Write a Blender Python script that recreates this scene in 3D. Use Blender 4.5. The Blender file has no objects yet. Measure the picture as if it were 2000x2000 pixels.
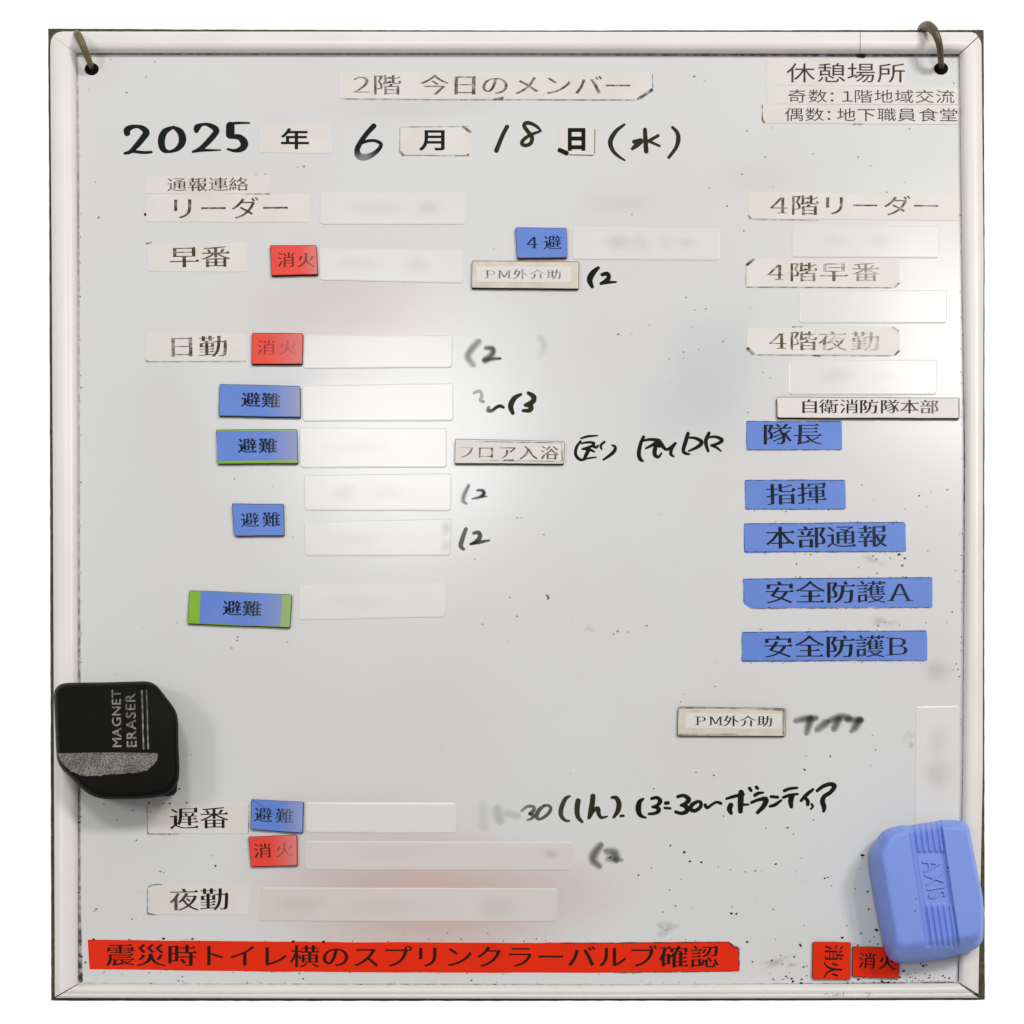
import bpy, bmesh, math, random
from mathutils import Matrix, Vector
from mathutils.geometry import delaunay_2d_cdt
random.seed(7)
sc = bpy.context.scene
COL = sc.collection

# ---------------------------------------------------------------- camera
MM = 0.001
S = 0.25 * MM              # one photo pixel (of 2000) on the board face
D = 0.60                   # lens to board face
ZC = -0.25                 # the lens sits low, the view is shifted up
cd = bpy.data.cameras.new('camera')
cam = bpy.data.objects.new('camera', cd)
COL.objects.link(cam)
cam.location = (0, -D, ZC)
cam.rotation_euler = (math.radians(90), 0, 0)
cd.sensor_width = 36
cd.lens = 36 * D / (2000 * S)
cd.shift_y = -ZC / (2000 * S)
cd.clip_start = 0.01
cd.clip_end = 50
sc.camera = cam

# ---------------------------------------------------------------- world: white studio behind, dim room in front
w = bpy.data.worlds.new('World')
sc.world = w
w.use_nodes = True
nt = w.node_tree
bg = nt.nodes['Background']
tc = nt.nodes.new('ShaderNodeTexCoord')
sep = nt.nodes.new('ShaderNodeSeparateXYZ')
ramp = nt.nodes.new('ShaderNodeValToRGB')
nt.links.new(tc.outputs['Generated'], sep.inputs[0])
nt.links.new(sep.outputs['Y'], ramp.inputs[0])
ramp.color_ramp.elements[0].position = 0.02
ramp.color_ramp.elements[0].color = (0.340, 0.340, 0.340, 1)
ramp.color_ramp.elements[1].position = 0.22
ramp.color_ramp.elements[1].color = (1.05, 1.05, 1.05, 1)
nt.links.new(ramp.outputs[0], bg.inputs['Color'])
bg.inputs['Strength'].default_value = 1.0


# ---------------------------------------------------------------- lamps
def lamp(name, loc, xdir, sx, sy, power, color, shape='RECTANGLE'):
    ld = bpy.data.lights.new(name, 'AREA')
    ld.shape = shape
    ld.size = sx
    if shape in ('RECTANGLE', 'ELLIPSE'):
        ld.size_y = sy
    ld.energy = power
    ld.color = color
    o = bpy.data.objects.new(name, ld)
    COL.objects.link(o)
    Z = Vector((0, -1, 0))
    X = Vector(xdir).normalized()
    Y = Z.cross(X)
    m = Matrix((X, Y, Z)).transposed().to_4x4()
    m.translation = Vector(loc)
    o.matrix_world = m
    return o


lamp('ceiling_panel_lamp', (1.30, -1.8, 1.00), (1, 0, 0), 0.42, 0.42, 24.0, (1.0, 0.975, 0.94))
lamp('ceiling_tube_lamp', (0.855, -1.8, 1.16), (1, 0, -0.9), 0.26, 0.05, 4.2, (1.0, 0.98, 0.95))
lamp('ceiling_tube_lamp', (0.835, -1.8, 0.97), (1, 0, -0.9), 0.26, 0.05, 4.2, (1.0, 0.98, 0.95))
lamp('ceiling_round_lamp', (-0.20, -1.8, 0.90), (1, 0, 0), 0.44, 0.44, 10.0, (0.97, 0.985, 1.0), 'DISK')
lamp('far_ceiling_lamp', (-1.14, -1.4, 0.02), (1, 0, 0), 0.36, 0.36, 5.6, (1.0, 0.97, 0.94))

sc.view_settings.view_transform = 'Standard'
sc.view_settings.look = 'None'
sc.view_settings.exposure = -0.02
sc.view_settings.gamma = 1
sc.view_settings.use_curve_mapping = False


# ---------------------------------------------------------------- helpers
def W(px, py, h=0.0):
    """photo pixel + height above the board face (mm) -> world point"""
    h = h * MM
    k = (D - h) / D
    X = (px - 1000) * S
    Z = (1000 - py) * S
    return Vector((X * k, -h, ZC + (Z - ZC) * k))


def srgb(r, g, b):
    f = lambda c: (c / 255 / 12.92) if c / 255 <= 0.04045 else ((c / 255 + 0.055) / 1.055) ** 2.4
    return (f(r), f(g), f(b))


def tag(o, label=None, cat=None, group=None, kind=None):
    if label: o['label'] = label
    if cat: o['category'] = cat
    if group: o['group'] = group
    if kind: o['kind'] = kind
    return o


def link(name, me, m=None, parent=None):
    o = bpy.data.objects.new(name, me)
    COL.objects.link(o)
    if m is not None and me is not None:
        me.materials.clear()
        me.materials.append(m)
    if parent is not None:
        o.parent = parent
    return o


def empty(name, loc=(0, 0, 0)):
    o = bpy.data.objects.new(name, None)
    o.empty_display_size = 0.01
    COL.objects.link(o)
    return o


def mesh(name, verts, faces, attr=None, smooth=False):
    me = bpy.data.meshes.new(name)
    me.from_pydata([tuple(v) for v in verts], [], faces)
    if attr is not None:
        a = me.attributes.new('ink', 'FLOAT', 'POINT')
        a.data.foreach_set('value', attr)
    if smooth:
        me.polygons.foreach_set('use_smooth', [True] * len(me.polygons))
    me.update()
    return me


def face_out(me):
    bm = bmesh.new()
    bm.from_mesh(me)
    bmesh.ops.recalc_face_normals(bm, faces=bm.faces)
    bm.to_mesh(me)
    bm.free()
    return me


# ---------------------------------------------------------------- materials
def nodes_of(name):
    m = bpy.data.materials.new(name)
    m.use_nodes = True
    return m, m.node_tree, m.node_tree.nodes['Principled BSDF']


def surf(name, col, rough=0.45, spec=0.4, mottle=0.05, mscale=60, bump=0.0, bscale=300, col2=None, grain=0.0, gscale=2500, metal=0.0, wave=0.0, wscale=35):
    m, nt, b = nodes_of(name)
    N, L = nt.nodes, nt.links
    tc = N.new('ShaderNodeTexCoord')
    n1 = N.new('ShaderNodeTexNoise')
    n1.inputs['Scale'].default_value = mscale
    n1.inputs['Detail'].default_value = 4
    L.new(tc.outputs['Object'], n1.inputs['Vector'])
    mx = N.new('ShaderNodeMix')
    mx.data_type = 'RGBA'
    c2 = col2 if col2 else tuple(c * (1 - mottle * 2.2) for c in col)
    mx.inputs['A'].default_value = (*col, 1)
    mx.inputs['B'].default_value = (*c2, 1)
    rp = N.new('ShaderNodeMapRange')
    rp.inputs['From Min'].default_value = 0.35
    rp.inputs['From Max'].default_value = 0.75
    L.new(n1.outputs['Fac'], rp.inputs['Value'])
    L.new(rp.outputs['Result'], mx.inputs['Factor'])
    out = mx.outputs['Result']
    if grain:
        n2 = N.new('ShaderNodeTexNoise')
        n2.inputs['Scale'].default_value = gscale
        n2.inputs['Detail'].default_value = 2
        L.new(tc.outputs['Object'], n2.inputs['Vector'])
        mr = N.new('ShaderNodeMapRange')
        mr.inputs['From Min'].default_value = 0.3
        mr.inputs['From Max'].default_value = 0.7
        mr.inputs['To Min'].default_value = 1 - grain
        mr.inputs['To Max'].default_value = 1 + grain
        L.new(n2.outputs['Fac'], mr.inputs['Value'])
        mm = N.new('ShaderNodeMix')
        mm.data_type = 'RGBA'
        mm.blend_type = 'MULTIPLY'
        mm.inputs['Factor'].default_value = 1
        L.new(out, mm.inputs['A'])
        L.new(mr.outputs['Result'], mm.inputs['B'])
        out = mm.outputs['Result']
    L.new(out, b.inputs['Base Color'])
    b.inputs['Roughness'].default_value = rough
    b.inputs['Specular IOR Level'].default_value = spec
    b.inputs['Metallic'].default_value = metal
    last = None
    if wave:
        n4 = N.new('ShaderNodeTexNoise')
        n4.inputs['Scale'].default_value = wscale
        n4.inputs['Detail'].default_value = 1
        L.new(tc.outputs['Object'], n4.inputs['Vector'])
        bp0 = N.new('ShaderNodeBump')
        bp0.inputs['Strength'].default_value = 1.0
        bp0.inputs['Distance'].default_value = wave
        L.new(n4.outputs['Fac'], bp0.inputs['Height'])
        last = bp0
    if bump:
        n3 = N.new('ShaderNodeTexNoise')
        n3.inputs['Scale'].default_value = bscale
        n3.inputs['Detail'].default_value = 3
        L.new(tc.outputs['Object'], n3.inputs['Vector'])
        bp = N.new('ShaderNodeBump')
        bp.inputs['Strength'].default_value = 1.0
        bp.inputs['Distance'].default_value = bump
        L.new(n3.outputs['Fac'], bp.inputs['Height'])
        if last: L.new(last.outputs['Normal'], bp.inputs['Normal'])
        last = bp
    if last:
        L.new(last.outputs['Normal'], b.inputs['Normal'])
    return m


def ink(name, col, wear=0.0, wscale=500, rough=0.55, spec=0.08, lo=0.4, hi=0.62):
    """dried ink: the 'ink' attribute is how thickly it lies"""
    m, nt, b = nodes_of(name)
    N, L = nt.nodes, nt.links
    b.inputs['Base Color'].default_value = (*col, 1)
    b.inputs['Roughness'].default_value = rough
    b.inputs['Specular IOR Level'].default_value = spec
    at = N.new('ShaderNodeAttribute')
    at.attribute_name = 'ink'
    out = at.outputs['Fac']
    if wear:
        tc = N.new('ShaderNodeTexCoord')
        n = N.new('ShaderNodeTexNoise')
        n.inputs['Scale'].default_value = wscale
        n.inputs['Detail'].default_value = 3
        L.new(tc.outputs['Object'], n.inputs['Vector'])
        mr = N.new('ShaderNodeMapRange')
        mr.inputs['From Min'].default_value = lo
        mr.inputs['From Max'].default_value = hi
        mr.inputs['To Min'].default_value = 1
        mr.inputs['To Max'].default_value = 1 - wear
        L.new(n.outputs['Fac'], mr.inputs['Value'])
        mu = N.new('ShaderNodeMath')
        mu.operation = 'MULTIPLY'
        L.new(out, mu.inputs[0])
        L.new(mr.outputs['Result'], mu.inputs[1])
        out = mu.outputs[0]
    L.new(out, b.inputs['Alpha'])
    return m


M = {}
M['panel'] = surf('board_enamel', (0.698, 0.702, 0.698), 0.19, 0.25, 0.022, 8, wave=0.00010, wscale=14, col2=(0.672, 0.660, 0.655))
M['frame'] = surf('frame_plastic', (0.83, 0.795, 0.75), 0.34, 0.38, 0.03, 22, bump=0.000006, bscale=900)
M['backing'] = surf('backing_board', (0.105, 0.095, 0.050), 0.85, 0.1, 0.25, 260, col2=(0.050, 0.046, 0.026), grain=0.25, gscale=900)
M['tape'] = surf('tape_cream', (0.745, 0.705, 0.670), 0.34, 0.3, 0.03, 55, col2=(0.695, 0.645, 0.590), wave=0.00006, wscale=60)
M['aged'] = surf('tape_aged', (0.69, 0.63, 0.545), 0.45, 0.35, 0.05, 110, col2=(0.58, 0.51, 0.41))
M['plate_pink'] = surf('magnet_film_pinkish', (0.69, 0.645, 0.61), 0.30, 0.3, 0.02, 14, wave=0.00003, wscale=45, col2=(0.68, 0.60, 0.56))
M['plate'] = surf('magnet_film_white', (0.745, 0.730, 0.712), 0.19, 0.25, 0.012, 40, wave=0.00003, wscale=45)
M['strip'] = surf('paper_strip', (0.745, 0.70, 0.665), 0.40, 0.3, 0.02, 70)
M['red'] = surf('red_film', (0.83, 0.027, 0.004), 0.36, 0.10, 0.03, 45, col2=(0.76, 0.024, 0.004), wave=0.00009, wscale=50)
M['red_pale'] = surf('red_film_pale', (0.83, 0.062, 0.040), 0.36, 0.2, 0.03, 45, wave=0.00009, wscale=50)
M['blue'] = surf('blue_film', (0.108, 0.225, 0.640), 0.40, 0.25, 0.05, 50, col2=(0.140, 0.240, 0.68), wave=0.00008, wscale=55)
M['green'] = surf('green_film', (0.235, 0.46, 0.012), 0.4, 0.35, 0.05, 90)
M['core'] = surf('magnet_rubber', (0.022, 0.018, 0.013), 0.8, 0.15, 0.2, 300)
M['core_red'] = surf('magnet_rubber_red', (0.16, 0.035, 0.02), 0.7, 0.2, 0.2, 300)
M['core_green'] = surf('magnet_rubber_green', (0.04, 0.075, 0.012), 0.7, 0.2, 0.2, 300)
M['hole'] = surf('hole_dark', (0.006, 0.007, 0.006), 0.9, 0.05, 0.1, 300)
M['ring_olive'] = surf('ring_olive', (0.175, 0.140, 0.062), 0.45, 0.4, 0.15, 400)
M['ring_dark'] = surf('ring_brown', (0.075, 0.055, 0.030), 0.38, 0.5, 0.2, 300, col2=(0.15, 0.095, 0.05))
M['black'] = surf('black_plastic', (0.0045, 0.0042, 0.0035), 0.55, 0.10, 0.1, 200, bump=0.00003, bscale=2200)
M['glinting_grip'] = surf('glint_grain', (0.19, 0.182, 0.165), 0.62, 0.35, 0.25, 170, col2=(0.075, 0.066, 0.058), grain=0.95, gscale=1500, bump=0.00012, bscale=1800)  # glinting light put into the colour as grey grain
M['white_print'] = ink('white_print', (0.36, 0.34, 0.32), wear=0.55, wscale=420)
M['felt'] = surf('felt', (0.03, 0.03, 0.03), 0.95, 0.05, 0.2, 500)
M['bluebody'] = surf('blue_plastic', (0.215, 0.33, 0.82), 0.42, 0.3, 0.02, 60, bump=0.000006, bscale=1500)
M['ink'] = ink('marker_ink', (0.0065, 0.0065, 0.004))
M['ink_teal'] = ink('marker_ink_teal', (0.006, 0.012, 0.010))
M['ink_olive'] = ink('marker_ink_olive', (0.025, 0.024, 0.009))
M['print'] = ink('printed_ink', (0.010, 0.011, 0.008), wear=0.12, wscale=420)
M['print_worn'] = ink('printed_ink_worn', (0.055, 0.050, 0.022), wear=0.55, wscale=330)
M['print_navy'] = ink('printed_ink_navy', (0.010, 0.016, 0.028), wear=0.2, wscale=400)
M['print_rub'] = ink('printed_ink_rubbed', (0.10, 0.092, 0.045), wear=0.72, wscale=240, lo=0.46, hi=0.60)
M['grime'] = ink('dark_grime', (0.035, 0.038, 0.024), wear=0.75, wscale=260)
M['bleed_pink'] = ink('pink_blur_bleed', (0.77, 0.47, 0.41))
M['stain_yellow'] = ink('yellow_smear', (0.55, 0.50, 0.30))
M['stain_blue'] = ink('blue_smear', (0.56, 0.59, 0.69))
M['blur_pale'] = ink('pale_blur', (0.70, 0.66, 0.66))  # for the film added to imitate blurred magnet ends
M['stain_grey'] = ink('grey_smear', (0.44, 0.43, 0.40))


# ---------------------------------------------------------------- printed lettering from outline glyphs
_cache = {}
KANA = set('リーダのメンバトイレスプクラルブロアフ：')


def outline(ch):
    if ch in _cache: return _cache[ch]
    c = bpy.data.curves.new('glyph', 'FONT')
    c.body = ch
    c.size = 1
    o = bpy.data.objects.new('glyph', c)
    COL.objects.link(o)
    dg = bpy.context.evaluated_depsgraph_get()
    dg.update()
    cu = o.to_curve(dg)
    polys = []
    for s in cu.splines:
        bp = s.bezier_points
        n = len(bp)
        pts = []
        for i in range(n):
            a, b = bp[i], bp[(i + 1) % n]
            p0, p1, p2, p3 = a.co.xy, a.handle_right.xy, b.handle_left.xy, b.co.xy
            chord = (p3 - p0).length
            curved = ((p1 - p0).length + (p2 - p1).length + (p3 - p2).length) - chord
            k = 1 if curved < 0.002 else 4
            for j in range(k):
                t = j / k
                q = p0 * (1 - t) ** 3 + p1 * 3 * t * (1 - t) ** 2 + p2 * 3 * t * t * (1 - t) + p3 * t ** 3
                if not pts or (q - pts[-1]).length > 1e-4:
                    pts.append(q.copy())
        if len(pts) > 2 and (pts[0] - pts[-1]).length < 1e-4: pts.pop()
        if len(pts) > 2: polys.append(pts)
    o.to_curve_clear()
    bpy.data.objects.remove(o)
    bpy.data.curves.remove(c)
    area = lambda P: sum(P[i].x * P[(i + 1) % len(P)].y - P[(i + 1) % len(P)].x * P[i].y for i in range(len(P))) / 2
    if polys:
        big = max(polys, key=lambda P: abs(area(P)))
        if area(big) < 0:
            polys = [list(reversed(P)) for P in polys]
    _cache[ch] = polys
    return polys


def restyle(P, ax, ay, tri):
    """thin the level strokes, thicken the upright ones, put a wedge on their right ends"""
    n = len(P)
    nor = []
    for i in range(n):
        d = P[(i + 1) % n] - P[i]
        L = max(d.length, 1e-9)
        nor.append((d.y / L, -d.x / L, L))
    out = []
    for i in range(n):
        n0, n1 = nor[i - 1], nor[i]
        d0 = ax * n0[0] ** 2 + ay * n0[1] ** 2
        d1 = ax * n1[0] ** 2 + ay * n1[1] ** 2
        det = n0[0] * n1[1] - n0[1] * n1[0]
        if abs(det) > 0.25:
            x = (d0 * n1[1] - d1 * n0[1]) / det
            y = (n0[0] * d1 - n1[0] * d0) / det
        else:
            x = (d0 * n0[0] + d1 * n1[0]) / 2
            y = (d0 * n0[1] + d1 * n1[1]) / 2
        lim = 2.2 * max(abs(ax), abs(ay))
        l = math.hypot(x, y)
        if l > lim and l > 0: x, y = x * lim / l, y * lim / l
        q = P[i] + Vector((x, y))
        out.append(q)
        if tri and n0[0] > 0.93 and n1[1] > 0.95 and n1[2] > 0.13 and n0[2] > 0.028:
            s = tri if n0[2] < 0.1 else tri * 0.8
            out.append(q + Vector((-0.045 * s, 0.052 * s)))
            out.append(q + Vector((-0.115 * s, 0.0)))
    return out


def winding(x, y, polys):
    w = 0
    for P in polys:
        n = len(P)
        for i in range(n):
            a, b = P[i], P[(i + 1) % n]
            if a.y <= y:
                if b.y > y and (b.x - a.x) * (y - a.y) - (x - a.x) * (b.y - a.y) > 0: w += 1
            elif b.y <= y and (b.x - a.x) * (y - a.y) - (x - a.x) * (b.y - a.y) < 0: w -= 1
    return w


def fill(polys):
    """triangles of the area the outlines wind round"""
    vs, es = [], []
    for P in polys:
        b = len(vs)
        vs += [Vector((p.x, p.y)) for p in P]
        es += [(b + i, b + (i + 1) % len(P)) for i in range(len(P))]
    r = delaunay_2d_cdt(vs, es, [], 0, 1e-5)
    ov, of = r[0], r[2]
    fs = []
    for f in of:
        cx = sum(ov[i].x for i in f) / len(f)
        cy = sum(ov[i].y for i in f) / len(f)
        if winding(cx, cy, polys) > 0: fs.append(tuple(f))
    return [(v.x, v.y) for v in ov], fs


_tri = {}
SERIF = {
    'Ａ': [(0.07, 0.33), (0.66, 0.93)], 'Ｍ': [(0.03, 0.27), (0.70, 0.97)],
    'Ｂ': [(0.12, 0.36)], 'Ｐ': [(0.12, 0.40)], '４': [(0.46, 0.78)]}
SERIF_TOP = {'Ｂ': [(0.12, 0.36)], 'Ｐ': [(0.12, 0.36)], 'Ｍ': [(0.03, 0.2), (0.80, 0.97)]}


def lettering(parent, text, centres, em_w, em_h, h, m='print', style='mincho', op=1.0, fade=None, rot=0.0, name='lettering', label=None, weight=0.0, slope=0.0):
    """text: characters; centres: list of (px, py) centre of each character cell"""
    cr, sr = math.cos(rot), math.sin(rot)
    if len(centres) > 1 and rot == 0:
        sl = math.atan2(centres[-1][1] - centres[0][1], centres[-1][0] - centres[0][0])
        cr, sr = math.cos(sl), math.sin(sl)

    def place(g, cx, cy):
        x, y = (g[0] - 0.5) * em_w, -(g[1] - 0.357) * em_h
        return (cx + x * cr - y * sr, cy + x * sr + y * cr)

    vs, fs = [], []
    for ch, (cx, cy) in zip(text, centres):
        if ch in ' 　': continue
        key = (ch, style, weight)
        if key not in _tri:
            ps = outline(ch)
            dense = len(ps) + sum(len(p) for p in ps) / 30
            if style == 'mincho':
                if ch in KANA:
                    ax, ay, tri = 0.010 + weight, -0.008 + weight * 0.6, 0.0
                elif ch in '２４ＡＢＰＭ１':
                    ax, ay, tri = 0.008 + weight, -0.016 + weight * 0.5, 0.0
                else:
                    ax = 0.019 + weight if dense < 9 else 0.011 + weight * 0.7
                    ay = -0.013 + weight * 0.5 if dense < 9 else -0.009 + weight * 0.4
                    tri = 1.1
            else:
                ax = ay = weight
                tri = 0.0
            R = [restyle(P, ax, ay, tri) for P in ps]
            if style == 'mincho':
                for (x0, x1) in SERIF.get(ch, []):
                    R.append([Vector(g) for g in ((x0, -0.004), (x1, -0.004), (x1 - 0.02, 0.03), (x0 + 0.02, 0.03))])
                for (x0, x1) in SERIF_TOP.get(ch, []):
                    R.append([Vector(g) for g in ((x0, 0.708), (x1, 0.708), (x1, 0.738), (x0, 0.738))])
            _tri[key] = fill(R)
        gv, gf = _tri[key]
        b0 = len(vs)
        vs += [(*place(g, cx, cy), 0.0) for g in gv]
        fs += [tuple(b0 + i for i in f) for f in gf]
    att = []
    for x, y, _ in vs:
        a = op
        if fade:
            t = min(1, max(0, (x - fade[0]) / (fade[1] - fade[0])))
            a = op * (fade[2] + (fade[3] - fade[2]) * t)
        att.append(a)
    hf = h if callable(h) else (lambda x, y: h)
    me = mesh('lettering', [W(x, y, hf(x, y) + dz) for x, y, dz in vs], fs, att)
    face_front(me)
    ob = link(name, me, M[m], parent)
    if label: ob['label'] = label
    return ob


def face_front(me):
    for p in me.polygons:
        if p.normal.y > 0: p.flip()
    me.update()


def row(xs, y0, y1=None):
    y1 = y0 if y1 is None else y1
    n = max(1, len(xs) - 1)
    return [(x, y0 + (y1 - y0) * i / n) for i, x in enumerate(xs)]


# ---------------------------------------------------------------- marker strokes as flat ribbons
def smooth(pts, step=2.5):
    out = []
    n = len(pts)
    if n == 1: return pts
    for i in range(n - 1):
        p0, p1, p2, p3 = pts[max(0, i - 1)], pts[i], pts[i + 1], pts[min(n - 1, i + 2)]
        L = math.hypot(p2[0] - p1[0], p2[1] - p1[1])
        k = max(2, int(L / step))
        for j in range(k):
            t = j / k
            q = []
            for c in range(4):
                a, b, cc, d = p0[c], p1[c], p2[c], p3[c]
                v = 0.5 * (2 * b + (cc - a) * t + (2 * a - 5 * b + 4 * cc - d) * t * t + (3 * b - a - 3 * cc + d) * t ** 3)
                if c == 2: v = max(v, 0.6 * min(b, cc))
                if c == 3: v = min(max(v, min(b, cc)), max(b, cc))
                q.append(v)
            out.append(tuple(q))
    out.append(tuple(pts[-1]))
    return out


_layer = [0]


def stroke_geo(strokes, h0=0.03, soft=False, V=None, F=None, A=None):
    prof = ([-1, -0.72, -0.4, 0, 0.4, 0.72, 1], [0, 0.22, 0.72, 1, 0.72, 0.22, 0]) if soft else ([-1, -0.8, 0, 0.8, 1], [0.6, 1, 1, 1, 0.6])
    for pts in strokes:
        if len(pts) == 1:
            pts = [pts[0], (pts[0][0] + 0.5, pts[0][1], pts[0][2], pts[0][3])]
        P = smooth(pts)
        _layer[0] = (_layer[0] + 1) % 12
        hb = h0 + _layer[0] * 0.010
        rows = []
        n = len(P)
        for i, (x, y, wd, op) in enumerate(P):
            a, b = P[max(0, i - 1)], P[min(n - 1, i + 1)]
            dx, dy = b[0] - a[0], b[1] - a[1]
            l = math.hypot(dx, dy) or 1
            rows.append((x, y, -dy / l, dx / l, wd / 2, op, dx / l, dy / l))
        full = []
        r = rows[0]
        for t in (0, 25, 50, 70):
            c, s = math.cos(math.radians(90 - t)), math.sin(math.radians(90 - t))
            full.append((r[0] - r[6] * r[4] * s * 0.9, r[1] - r[7] * r[4] * s * 0.9, r[2], r[3], max(r[4] * c, r[4] * 0.05), r[5] * (0.3 + 0.7 * t / 70 if soft else 1)))
        full += [q[:6] for q in rows]
        r = rows[-1]
        for t in (70, 50, 25, 0):
            c, s = math.cos(math.radians(90 - t)), math.sin(math.radians(90 - t))
            full.append((r[0] + r[6] * r[4] * s * 0.9, r[1] + r[7] * r[4] * s * 0.9, r[2], r[3], max(r[4] * c, r[4] * 0.05), r[5] * (0.3 + 0.7 * t / 70 if soft else 1)))
        base = len(V)
        m = len(prof[0])
        for i, (x, y, nx, ny, hw, op) in enumerate(full):
            for u, e in zip(*prof):
                V.append(W(x + nx * hw * u, y + ny * hw * u, hb + 0.009 * i / len(full)))
                A.append(op * e)
        for i in range(len(full) - 1):
            for j in range(m - 1):
                q = base + i * m + j
                F.append((q, q + 1, q + 1 + m, q + m))


def hand(name, parent, org, k, strokes, m='ink', soft=False, label=None, h0=0.03, dw=24, wk=None):
    if wk is None: wk = 1.2
    """strokes in enlarged-view units: (x, y, width, strength); org, k map them to photo pixels"""
    V, F, A = [], [], []
    conv = []
    for s in strokes:
        conv.append([(org[0] + p[0] * k, org[1] + p[1] * k, (p[2] if len(p) > 2 else dw) * k * wk, p[3] if len(p) > 3 else 1.0) for p in s])
    stroke_geo(conv, h0, soft, V, F, A)
    me = mesh(name, V, F, A)
    face_front(me)
    o = link(name, me, M[m], parent)
    if label: o['label'] = label
    return o


def blob(name, parent, px, py, rx, ry, op, m, h=0.02, rot=0.0, label=None, ragged=0.15):
    V, F, A = [], [], []
    n, R = 40, [0, .2, .35, .5, .65, .8, .92, 1.0]
    ph = [random.uniform(0, 6.28) for _ in range(4)]
    for j, r in enumerate(R):
        for i in range(n):
            t = 2 * math.pi * i / n
            g = 1 + ragged * (math.sin(2 * t + ph[0]) * 0.5 + math.sin(3 * t + ph[1]) * 0.4 + math.sin(5 * t + ph[2]) * 0.25)
            x, y = r * rx * g * math.cos(t), r * ry * g * math.sin(t)
            V.append(W(px + x * math.cos(rot) - y * math.sin(rot), py + x * math.sin(rot) + y * math.cos(rot), h))
            f = 1 - r
            A.append(op * f * f * (3 - 2 * f))
    for j in range(1, len(R) - 1):
        for i in range(n):
            a, b = j * n + i, j * n + (i + 1) % n
            F.append((a, b, b + n, a + n))
    F.append(tuple(n + i for i in range(n)))
    me = mesh(name, V, F, A)
    face_front(me)
    o = link(name, me, M[m], parent)
    if label: o['label'] = label
    return o


# ---------------------------------------------------------------- flat prisms (labels, magnets)
def outline_px(quad, r=0.0, jit=0.0, step=9, cuts=None):
    """quad corners TL,TR,BR,BL (px) -> outline with rounded / clipped corners and slightly uneven edges"""
    n = len(quad)
    rs = r if isinstance(r, (list, tuple)) else [r] * n
    pts = []
    for i in range(n):
        p = Vector(quad[i])
        a = (Vector(quad[i - 1]) - p).normalized()
        b = (Vector(quad[(i + 1) % n]) - p).normalized()
        if rs[i] > 0:
            for t in (0, 0.25, 0.5, 0.75, 1):
                q0, q1 = p + a * rs[i], p + b * rs[i]
                pts.append(q0 * (1 - t) ** 2 + p * 2 * t * (1 - t) + q1 * t * t)
        else:
            pts.append(p)
    if jit:
        out = []
        for i in range(len(pts)):
            a, b = pts[i], pts[(i + 1) % len(pts)]
            out.append(a)
            L = (b - a).length
            k = int(L / step)
            d = (b - a).normalized()
            nrm = Vector((-d.y, d.x))
            ph, ph2 = random.uniform(0, 6), random.uniform(0, 6)
            for j in range(1, k):
                t = j / k
                env = min(1, 3 * t, 3 * (1 - t))
                out.append(a.lerp(b, t) + nrm * jit * env * (0.5 * math.sin(ph + t * L / 30) + 0.5 * math.sin(ph2 + t * L / 73) + random.uniform(-0.5, 0.5)))
        pts = out
    return pts


def inset(pts, d):
    n = len(pts)
    ar = sum(pts[i].x * pts[(i + 1) % n].y - pts[(i + 1) % n].x * pts[i].y for i in range(n))
    sg = 1 if ar > 0 else -1
    out = []
    for i in range(n):
        e0 = (pts[i] - pts[i - 1])
        e1 = (pts[(i + 1) % n] - pts[i])
        n0 = Vector((-e0.y, e0.x)).normalized() * sg
        n1 = Vector((-e1.y, e1.x)).normalized() * sg
        m = (n0 + n1)
        if m.length < 1e-6: m = n0
        m.normalize()
        c = max(0.5, m.dot(n0))
        out.append(pts[i] + m * (d / c))
    return out


def slab(name, pts, h0, h1, m, parent=None, bevel=0.0, bh=None):
    """prism between heights h0 and h1 (mm); pts in px as they look at the top; bevel in px"""
    n = len(pts)
    k = lambda h: (D - h * MM) / D
    V, F = [], []

    def ring(ps, h, href):
        # keep real uprightness: same world x/z as at href
        for p in ps:
            q = W(p.x, p.y, href)
            V.append(Vector((q.x, -h * MM, q.z)))
    ring(pts, h0, h1)
    if bevel:
        b = bh if bh is not None else min(0.25, (h1 - h0) * 0.4)
        ring(pts, h1 - b, h1)
        ring(inset(pts, bevel), h1, h1)
        loops = 3
    else:
        ring(pts, h1, h1)
        loops = 2
    for j in range(loops - 1):
        for i in range(n):
            a, b2 = j * n + i, j * n + (i + 1) % n
            F.append((a, b2, b2 + n, a + n))
    F.append(tuple(range((loops - 1) * n, loops * n)))
    me = face_out(mesh(name, V, F))
    return link(name, me, M[m] if isinstance(m, str) else m, parent)


Q = lambda x0, y0, x1, y1: [(x0, y0), (x1, y0), (x1, y1), (x0, y1)]

# ================================================================ whiteboard
board = empty('whiteboard')
tag(board, 'white framed whiteboard with handwriting, smudges and scattered black specks', 'whiteboard')

INNER = dict(tl=(150, 103), tr=(1874, 105), br=(1872, 1920), bl=(154, 1921))
# panel with two drilled holes
HOLES = [(179, 135), (1838, 134)]
HR = 14.0
cu = bpy.data.curves.new('panel', 'CURVE')
cu.dimensions = '2D'
cu.fill_mode = 'BOTH'


def spl(ps):
    sp = cu.splines.new('POLY')
    sp.points.add(len(ps) - 1)
    for pt, (x, y) in zip(sp.points, ps): pt.co = (x, -y, 0, 1)
    sp.use_cyclic_u = True


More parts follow.
